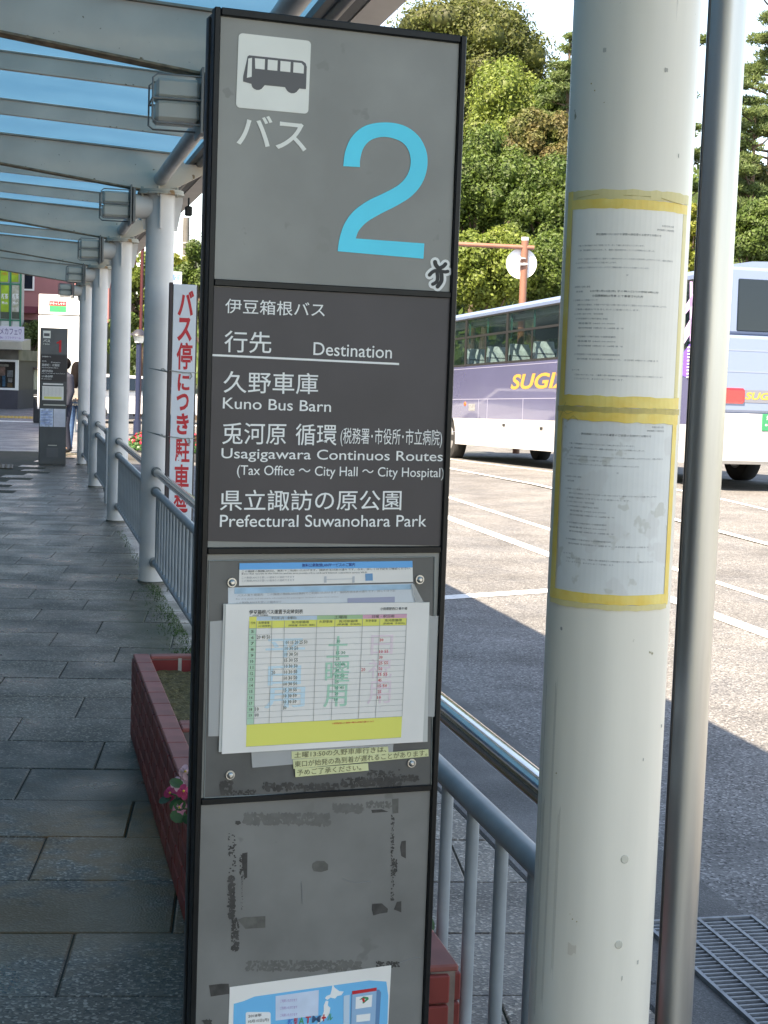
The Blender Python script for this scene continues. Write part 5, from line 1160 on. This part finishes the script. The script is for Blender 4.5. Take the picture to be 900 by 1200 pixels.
# flower bed island
fb = thing('flower_bed', 'round kerbed flower bed with red flowers seen between two columns', 'flower bed', (2.62, 28.6, ROAD))
a = MB(); a.tube([(0, 0, 0), (0, 0, .14), (0, 0, .15)], [.95, .95, .9], 32); a.build('bed_kerb', m_kerb, fb)
rr = random.Random(5); a = MB(); r2 = MB(); g_ = MB()
for k in range(2600):
    an = rr.uniform(0, 6.28); rd_ = .85*math.sqrt(rr.random()); h = .15+(.5*(1-(rd_/.9)**2))*rr.random()**.4
    q = Vector((math.cos(an)*rd_, math.sin(an)*rd_, h)); nn = Vector((rr.gauss(0, .6), rr.gauss(-.6, .6), 1)).normalized(); disc_leaf(a if rr.random() < .6 or h < .3 else r2, q, nn, (1, 0, .1), rr.uniform(.02, .04), rr.uniform(.015, .03))
a.build('leaves', m_leaf, fb); r2.build('flowers', mat('crimson_flower', (.55, .03, .07), .6, island=.4, transl=.2), fb)

# white car on the far street
def car(label, loc, rz, colr):
    t = thing('parked_car', label, 'car', loc, rz, 'cars beyond the columns')
    m = mat('car_paint_'+label[:5].strip(), colr, .25, coat=.5); a = MB()
    pr = [(-2.1, .3), (2.1, .3), (2.15, .65), (1.9, .85), (1.1, .95), (.55, 1.4), (-1.3, 1.45), (-1.95, 1.0), (-2.15, .75)]
    W2 = .82; vs = []; n = len(pr)
    for y_, k in ((-W2, .9), (-W2+.02, 1), (W2-.02, 1), (W2, .9)):
        vs += [(x*1.0, y_*(1 if z < 1 else .86), .3+(z-.3)*(k if k < 1 else 1)) for x, z in pr]
    fs = [list(range(n))[::-1], list(range(3*n, 4*n))]
    for j in range(3): fs += [(j*n+i, j*n+(i+1) % n, (j+1)*n+(i+1) % n, (j+1)*n+i) for i in range(n)]
    a.add(vs, fs, False); a.build('body', m, t)
    for s_ in (-1, 1):
        a = MB(); a.prism([(1.0, s_*(W2+.001), .97), (.5, s_*(W2-.1), 1.33), (-1.25, s_*(W2-.1), 1.36), (-1.75, s_*(W2+.001), .99)], (0, s_*.012, 0)); a.build('side_window', m_dkglass, t)
        for x in (-1.35, 1.35): a = MB(); a.tube([(x, s_*(W2-.18), .31), (x, s_*(W2+.02), .31)], .31, 20); w = a.build('wheel', mat('rubber', (.02, .02, .02), .8), t); a = MB(); a.tube([(x, s_*(W2+.02), .31), (x, s_*(W2+.03), .31)], .19, 14); a.build('rim', mat('rim_grey', (.45, .45, .45), .4, metal=.6), w)
    a = MB(); a.prism([(1.12, -.7, .96), (1.12, .7, .96), (.6, .6, 1.38), (.6, -.6, 1.38)], (.02, 0, .02)); a.build('windscreen', m_dkglass, t)
    for y_ in (-.6, .6): a = MB(); a.ball((2.1, y_, .68), (.06, .16, .09), 8, 6); a.build('headlight', m_lens, t)
cp = atd(157, 470, 46); car('white parked car seen between two distant columns', (cp.x, cp.y, -.1), R(12), (.75, .75, .75))
cp = atd(156, 448, 56); car('silver car farther off between two distant columns', (cp.x+.5, cp.y, -.2), R(-6), (.4, .42, .44))

# ================================================================== LEFT BACKGROUND
bl = thing('unseen_shade_building', 'long pale unseen building added left of the canopy to cast shade', 'building', (-4.7, -12, 0))  # unseen building, added to keep the pavement and plaza in shade
a = MB(); a.box((-9, 0, -.2), (0, 53.9, 9.2)); a.box((-9, 54, -.2), (-.05, 78, 16.5)); a.build('wall', mat('pale_wall', (.42, .42, .41), .7, var=.06, vscale=.5), bl)  # the taller second block is added to shade the kiosk
a = MB(); a.box((.002, 1, 2.6), (.006, 73, 2.75)); a.build('band', mat('band_grey', (.4, .4, .38), .5), bl)
for k in range(9): a = MB(); a.box((.002, 3+7.6*k, .1), (.02, 8+7.6*k, 2.4)); a.build('window', m_dkglass, bl)
DP = 62
def facade(px0, py0, px1, py1, d): p = atd(px0, py1, d); q = atd(px1, py0, d); return p, q
def fmat(origin):                                    # local frame: x across, y away, z up
    return Matrix.Translation(origin) @ Matrix.Rotation(-YAW, 4, 'Z')
def at_front(px, py, d, org): p = fmat(org).inverted() @ atd(px, py, d); return p.x, p.z
# pink building
org = atd(28, 480, 66); org.z = 0; pk = thing('pink_building', 'pink building with a dark window behind the white pylon sign', 'building', org, -YAW)
def fb_(px, py, d=66): return at_front(px, py, d, org)
x1, _ = fb_(128, 400); _, zt = fb_(60, 376)
a = MB(); a.box((-9, 0, zt), (x1, 7, 10)); a.build('wall', mat('pink_wall', (.40, .17, .17), .7, var=.06, vscale=.6), pk)
a = MB(); a.box((-9, .3, -.1), (x1-.2, 6.8, zt)); a.build('ground_floor', mat('dark_ground_floor', (.05, .05, .05), .6, var=.4, vscale=.8), pk)
wx0, wz0 = fb_(27, 339); wx1, wz1 = fb_(42, 318)
a = MB(); [a.box(p, q) for p, q in (((wx0, -.05, wz0-.07), (wx1, .02, wz0)), ((wx0, -.05, wz1), (wx1, .02, wz1+.07)), ((wx1+.001, -.05, wz0-.07), (wx1+.07, .02, wz1+.07)), ((wx0-.07, -.05, wz0-.07), (wx0-.001, .02, wz1+.07)))]; wf = a.build('window_frame', M_WHITE_PRINT, pk)
a = MB(); a.box((wx0, -.02, wz0), (wx1, .01, wz1)); a.build('pane', m_dkglass, wf)
ax, az = fb_(28, 366); a = MB(); a.prism([(ax-.2, -.01, az+.25), (ax-.2, -.6, az-.05), (ax-.2, -.01, az-.05)], (.9, 0, 0)); a.build('awning', mat('maroon_awning', (.12, .02, .03), .7), pk)
# green poster screen
org = atd(0, 480, 60); org.z = 0; gs = thing('poster_screen', 'green framed screen of lime posters above the kiosk', 'billboard', org, -YAW)
def fg(px, py, d=60): return at_front(px, py, d, org)
xr, _ = fg(27.5, 350); z0, zt = fg(0, 392)[1], fg(0, 300)[1]
a = MB(); a.box((-4, .04, 2.2), (xr, .5, zt+2.5)); a.build('screen_back', mat('screen_grey', (.45, .47, .46), .6), gs)
ms_ = mat('frame_green', (.02, .22, .13), .5)
for px in (-25, -11, 2, 15, 27): x, _ = fg(px, 350); a = MB(); a.box((x-.03, -.03, 2.3), (x+.03, .035, zt+2.5)); a.build('upright', ms_, gs)
for k, z in enumerate((fg(0, 333)[1], fg(0, 301)[1], fg(0, 375)[1])): a = MB(); a.box((-4, -.02, z-.025), (xr, .03, z+.025)); a.build('rail', ms_, gs)
m_li1 = mat('lime_poster', (.34, .52, .04), .6, var=.2, vscale=3); 
for px0, px1 in ((-24, -12), (-10, 1), (3.3, 13.7), (16.3, 25.7)):
    for j, (py0, py1, m) in enumerate(((303, 331, m_li1), (335, 366, m_li1 if px0 != 16.3 else mat('photo_poster', (.35, .36, .22), .6, var=.5, vscale=7, col2=(.60, .58, .52))), (366, 373.5, mat('brown_poster', (.08, .10, .07), .6)), (376.5, 392, mat('pale_poster', (.62, .65, .62), .6)))):
        p = fg(px0, py1); q = fg(px1, py0); a = MB(); a.box((p[0], 0, p[1]), (q[0], .02, q[1])); a.build('poster', m, gs)
        if j < 2: a = MB(); cx_ = (p[0]+q[0])/2; text_to(a, '新茶' if j else 'お茶', lambda s_, t_: Vector((cx_-.13+.26*s_, -.004, (p[1]+q[1])/2-.02+.22*t_)), res=1, bold=.02); text_to(a, 'Mon' if j else 'OPEN', lambda s_, t_: Vector((cx_-.11+.22*s_, -.004, (p[1]+q[1])/2-.22+.12*t_)), res=1, bold=.02); a.build('poster_lettering', M_WHITE_PRINT if j else mat('orange_ink', (.6, .25, .03), .5), gs)
# kiosk
org = atd(0, 480, 52); org.z = 0; ks = thing('kiosk', 'small shop kiosk with an awning, a banner and a display window', 'kiosk', org, -YAW)
def fk(px, py, d=52): return at_front(px, py, d, org)
xr = fk(22, 440)[0]; zb = fk(10, 457)[1]; zw0 = zb+.03; zw1 = fk(10, 424)[1]; za0, za1 = fk(20, 410)[1], fk(20, 401)[1]
a = MB(); a.box((-4, 0, 0), (xr, 4, zb)); a.build('base_wall', mat('kiosk_dark', (.06, .06, .075), .5, var=.1, vscale=3), ks)
a = MB(); a.box((-4, .05, zw1+.06), (xr, 4, za0)); a.build('fascia', mat('kiosk_fascia', (.18, .17, .15), .5, var=.3, vscale=2), ks)
a = MB(); a.box((-4, .3, zb), (xr-.05, 4, zw1+.06)); a.build('inner_wall', mat('kiosk_inner', (.10, .09, .08), .6), ks)
a = MB(); [a.box(p, q) for p, q in (((-4, -.03, zb), (xr, .1, zb+.07)), ((-4, -.03, zw1), (xr, .1, zw1+.07)), ((xr-.09, -.03, zb+.071), (xr, .1, zw1-.001)))]; wf = a.build('window_frame', M_WHITE_PRINT, ks)
a = MB(); a.box((-4, .02, zb+.07), (xr-.09, .03, zw1)); a.build('pane', see_through('shop_glass', (.03, .03, .03), .25, .05), wf)
for px0, px1, py0, py1, colr, nm in ((2, 6, 440, 453, (.10, .28, .45), 'blue_figure_cutout'), (-1, 6, 430, 440, (.55, .35, .28), 'portrait_poster'), (8, 15, 434, 442, (.45, .48, .5), 'pale_notice'), (9, 14, 443, 448, (.6, .6, .58), 'pale_notice'), (8, 14, 449, 454, (.32, .22, .12), 'leaflet_stack'), (0, 10, 427, 429.5, (.62, .6, .5), 'sign_strip')):
    p = fk(px0, py1); q = fk(px1, py0); a = MB(); a.bbox((p[0], .12, p[1]), (q[0], .16, q[1]), .01); a.build(nm, mat('shop_'+nm+str(px0), colr, .6, var=.3, vscale=8), ks)
xa_ = fk(36, 405)[0]; a = MB(); a.prism([(-4, -.9, za0), (-4, -.95, za1), (-4, .3, za1+.12), (-4, .3, za0)], (xa_+4-.03, 0, 0)); a.build('awning', mat('awning_cream', (.42, .40, .34), .6, var=.08, vscale=3), ks)
bz0 = fk(10, 399)[1]; bz1 = fk(10, 383)[1]; xb = fk(34, 395)[0]
a = MB(); a.box((-1.6, -.5, bz0), (xb, -.48, bz1)); bn = a.build('banner', mat('banner_lilac', (.55, .54, .64), .6), ks)
a = MB(); zz = (bz1-bz0); text_to(a, '♡回ウメカフェ♡', lambda s_, t_: Vector((-.35+(xb-.08+.35)*s_, -.504, bz0+zz*(.38+.5*t_))), res=2, bold=.01); a.build('banner_lettering', mat('ink_plum', (.12, .10, .22), .6), bn)
a = MB(); text_to(a, 'COFFEE & TEA ･ ソフトクリーム', lambda s_, t_: Vector((-.3+(xb-.1+.3)*s_, -.504, bz0+zz*(.10+.18*t_))), res=1, bold=.02); a.build('banner_lettering', mat('ink_purple', (.22, .12, .35), .6), bn)
# cream locker
org = atd(24, 478, 54.5); org.z = 0; lk = thing('storage_shed', 'cream storage shed with a sloping brown roof beside the kiosk', 'shed', org, -YAW)
def fl_(px, py): return at_front(px, py, 54.5, org)
xr, zt = fl_(42, 433); zl_ = fl_(24, 430)[1]
a = MB(); a.prism([(0, 0, .08), (xr, 0, .08), (xr, 0, zt), (0, 0, zl_)], (0, 1.2, 0)); a.build('wall', mat('cream_wall', (.50, .49, .36), .6, var=.04, vscale=2), lk)
a = MB(); a.prism([(-.05, -.15, zl_+.001), (xr+.12, -.15, zt+.001), (xr+.12, -.15, zt+.05), (-.05, -.15, zl_+.10)], (0, 1.45, 0)); a.build('roof', mat('brown_roof', (.10, .07, .055), .7), lk)
a = MB(); [a.box((x_, .1, 0), (x_+.1, .2, .08)) for x_ in (0.02, xr-.12)]; a.build('foot', m_blk, lk)
# dark hedge behind
c_, rd_ = pxt(36, 412, 26, 40, 60); tree('dark shaded conifer hedge between the kiosk and the pylon sign', Vector((c_.x, c_.y, c_.z)), rd_, G_PINE, 26, 4000, .09, 91)
# bin
org = atd(43, 492, 41); org.z = 0; bn_ = thing('litter_bin', 'black litter bin with a pale slot left of the number one sign', 'bin', org, -YAW)
a = MB(); a.bbox((-.10, 0, 0), (.12, .3, .66), .02); a.build('bin_body', mat('bin_dark', (.025, .03, .035), .5), bn_); a = MB(); a.bbox((-.11, -.01, .661), (.13, .31, .76), .02); a.build('bin_lid', mat('bin_dark', (.025, .03, .035), .5), bn_); a = MB(); a.box((-.09, -.014, .69), (.11, -.011, .71)); a.build('slot_strip', M_CREAM, bn_)
# pylon sign
org = atd(43.5, 480, 36); org.z = 0; py = thing('pylon_sign', 'big white pylon sign with a small red and green emblem behind the number one sign', 'sign', org, -YAW)
def fp(px, py_): return at_front(px, py_, 36, org)
xr, z0 = fp(93, 481); z1 = fp(60, 345.5)[1]; zs = fp(60, 369.5)[1]
m_pw = mat('pylon_white', (.78, .79, .80), .35)
a = MB(); a.bbox((0, 0, z0), (xr, .28, zs-.012), .01); a.build('panel', m_pw, py); a = MB(); a.bbox((0, 0, zs+.012), (xr, .28, z1), .01); a.build('panel', m_pw, py)
a = MB(); a.box((.03, .03, zs-.012), (xr-.03, .25, zs+.012)); a.build('seam', m_blk, py); a = MB(); [a.tube([(x_, .14, 0), (x_, .14, z0)], .06, 12) for x_ in (.15, xr-.15)]; a.build('leg', M_RAIL, py)
p = fp(60, 358.5); q = fp(80, 354); a = MB(); a.box((p[0], -.006, p[1]), (q[0], -.001, q[1])); a.build('red_band', M_RED, py)
p2 = fp(60, 365.5); a = MB(); a.box((p2[0], -.006, p2[1]), (q[0], -.001, p[1]-.002)); a.build('green_band', mat('emblem_green', (.02, .36, .14), .5), py)
a = MB(); text_to(a, 'いらっしゃい', lambda s_, t_: Vector((p[0]+.02+(q[0]-p[0]-.04)*s_, -.008, p[1]+.015+(q[1]-p[1]-.03)*t_)), res=1, bold=.02); a.build('emblem_lettering', M_WHITE_PRINT, py)
a = MB(); text_to(a, '大雄山', lambda s_, t_: Vector((p[0]+.1+(q[0]-p[0]-.12)*s_, -.008, p2[1]+.02+(p[1]-p2[1]-.04)*t_)), res=1, bold=.01); a.build('emblem_lettering', mat('ink_green', (.05, .35, .12), .5), py)
a = MB(); p3 = fp(61, 352.5); text_to(a, 'Welcome', lambda s_, t_: Vector((p3[0]+(q[0]-p3[0])*s_, -.003, p3[1]-.03+.07*t_)), res=1); a.build('emblem_lettering', mat('pink_ink', (.7, .3, .3), .5), py)
cx_, cz_ = fp(82.5, 431); a = MB(); a.prism([(cx_-.07, -.003, cz_-.1), (cx_-.02, -.003, cz_-.13), (cx_+.05, -.003, cz_-.02), (cx_+.07, -.003, cz_+.12), (cx_+.0, -.003, cz_+.06), (cx_-.06, -.003, cz_+.02)], (0, .002, 0)); a.build('leaf_emblem', mat('emblem_grey', (.42, .46, .46), .5), py)

# ================================================================== PEOPLE
def skinned(name, verts, edges, radii, m, parent, lv=1):
    me = bpy.data.meshes.new(name); me.from_pydata(verts, edges, []); o = obj(name, me, parent)
    md = o.modifiers.new('s', 'SKIN'); me.update()
    sk = me.skin_vertices[0].data if me.skin_vertices else None
    if sk is None:
        return o
    for i, r in enumerate(radii): sk[i].radius = r if isinstance(r, tuple) else (r, r)
    sk[0].use_root = True; o.modifiers.new('b', 'SUBSURF').levels = lv; o.modifiers['b'].render_levels = lv+1; me.materials.append(m); return o
def chain_mesh(name, chains, m, parent, n=12):
    a = MB()
    for pts, rs_ in chains:
        P = [tuple(p) for p in pts]; a.tube(P, rs_, n)
        a.ball(P[0], rs_[0], n, 6); a.ball(P[-1], rs_[-1], n, 6)
    return a.build(name, m, parent)
M_SKIN = mat('skin', (.50, .30, .21), .55); M_HAIR = mat('black_hair', (.010, .008, .008), .9, spec=.1, var=.3, vscale=60)
def person(label, loc, rz, h, top, sleeve, legs, shoes, arm, long_hair, vest=None, bag=False):
    t = thing('person', label, 'person', loc, rz); k = h/1.62
    V = [(0, 0, .90), (0, .0, 1.08), (0, .01, 1.26), (0, .0, 1.35), (0, -.01, 1.43), (0, -.015, 1.50), (0, -.02, 1.57),
         (-.09, 0, .86), (-.10, -.01, .48), (-.11, .03, .08), (-.115, -.09, .03), (.09, 0, .86), (.10, -.03, .48), (.115, .02, .08), (.125, -.10, .03),
         (-.155, 0, 1.30), *arm[0], (.155, 0, 1.30), *arm[1]]
    n0 = 15; nL = len(arm[0]); i2 = n0+1+nL
    E_ = [(0, 1), (1, 2), (2, 3), (3, 4), (4, 5), (5, 6), (0, 7), (7, 8), (8, 9), (9, 10), (0, 11), (11, 12), (12, 13), (13, 14), (2, n0)]+[(n0+i, n0+i+1) for i in range(nL)]+[(2, i2)]+[(i2+i, i2+i+1) for i in range(len(arm[1]))]
    Rr = [(.13, .10), (.115, .09), (.13, .095), (.07, .06), (.05, .05), (.075, .085), (.07, .085), .085, .055, .038, .035, .085, .055, .038, .035, .055]+[.042, .034, .022][:nL]+[.055]+[.042, .034, .022][:len(arm[1])]
    V = [(x*k, y*k, z*k) for x, y, z in V]; Rr = [tuple(q*k for q in r) if isinstance(r, tuple) else r*k for r in Rr]
    body = skinned('body', V, E_, Rr, M_SKIN, t)
    f = lambda i: Vector(V[i])
    chain_mesh('trousers', [([f(0), f(7), f(8), f(9)], [.12*k, .10*k, .068*k, .055*k]), ([f(0), f(11), f(12), f(13)], [.12*k, .10*k, .068*k, .055*k])], legs, t)
    a = MB(); a.tube([(0, 0, .84*k), (0, 0, .95*k), (0, 0, 1.08*k), (0, .0, 1.26*k), (0, 0, 1.36*k), (0, 0, 1.40*k)], [.145*k, .15*k, .135*k, .165*k, .13*k, .06*k], 18); 
    for i, p in enumerate(a.v): a.v[i] = (p[0]*1.12, p[1]*.78, p[2])
    a.build('top', top, t)
    chain_mesh('sleeve', [([f(n0)]+[f(n0+1+i) for i in range(nL-1)], [.075*k, .062*k, .05*k][:nL])], sleeve, t); chain_mesh('sleeve', [([f(i2)]+[f(i2+1+i) for i in range(len(arm[1])-1)], [.075*k, .062*k, .05*k][:len(arm[1])])], sleeve, t)
    for i in (9, 13): a = MB(); a.ball((V[i][0], V[i][1]-.05*k, .045*k), (.05*k, .13*k, .045*k), 12, 8); a.build('shoe', shoes, t)
    a = MB(); a.ball((0, .012*k, 1.545*k), (.088*k, .10*k, .105*k), 16, 10)
    if long_hair: a.tube([(0, .05*k, 1.56*k), (0, .075*k, 1.42*k), (0, .085*k, 1.26*k), (0, .08*k, 1.16*k)], [.085*k, .10*k, .085*k, .04*k], 14)
    a.build('hair', M_HAIR, t)
    a = MB(); a.ball((0, -.028*k, 1.515*k), (.066*k, .072*k, .088*k), 14, 10); a.ball((0, -.102*k, 1.505*k), (.011*k, .014*k, .018*k), 8, 6); [a.ball((s_*.07*k, -.01*k, 1.515*k), (.012*k, .018*k, .028*k), 8, 6) for s_ in (-1, 1)]; fc = a.build('face', M_SKIN, t)
    a = MB(); [a.ball((s_*.028*k, -.094*k, 1.53*k), (.010*k, .006*k, .006*k), 8, 6) for s_ in (-1, 1)]; a.build('eyes', M_INK, fc); a = MB(); a.ball((0, -.094*k, 1.472*k), (.022*k, .006*k, .006*k), 8, 6); a.build('mouth', mat('lip', (.45, .15, .13), .5), fc)
    for s_, idx in ((-1, n0+nL), (1, i2+len(arm[1]))):
        p = f(idx); q = f(idx-1); d = (p-q).normalized(); sd = d.cross(Vector((0, 1, 0))).normalized(); up = sd.cross(d)
        a = MB(); a.ball(p+d*.03*k, (.035*k, .028*k, .04*k), 10, 6)
        for j in range(4): a.tube([p+d*.05*k+up*(j-1.5)*.018*k, p+d*(.09-.008*abs(j-1.5))*k+up*(j-1.5)*.019*k, p+d*(.12-.012*abs(j-1.3))*k+up*(j-1.5)*.018*k+sd*.015*k], [.009*k, .008*k, .006*k], 6)
        a.tube([p+d*.01*k+up*.03*k, p+d*.045*k+up*.055*k, p+d*.07*k+up*.058*k], [.010*k, .009*k, .007*k], 6); a.build('hand', M_SKIN, t)
    return t
Mj = mat('denim', (.07, .15, .30), .8, var=.15, vscale=30); Mw = mat('white_cotton', (.70, .70, .72), .8); Mg = mat('grey_vest', (.28, .28, .27), .8, var=.1, vscale=30); Md = mat('navy_cloth', (.018, .022, .04), .8); Msh = mat('shoe_dark', (.03, .03, .03), .5)
P2 = ground(88.5, 528); P1_ = ground(74.5, 530)
person('person with long black hair in grey vest and jeans, back turned', (P2.x, P2.y, 0), R(168), 1.62, Mg, Mw, Mj, Msh, ([(-.23, .03, 1.10), (-.20, .10, .93), (-.10, .17, .95)], [(.24, .03, 1.08), (.20, .08, .92), (.09, .17, 1.0)]), True)
person('person in dark navy clothing mostly hidden behind the number one sign', (P1_.x, P1_.y, 0), R(-60), 1.68, Md, Md, Md, Msh, ([(-.21, .0, 1.06), (-.20, -.06, .85), (-.19, -.10, .80)], [(.21, .0, 1.06), (.20, -.06, .85), (.19, -.10, .80)]), False)
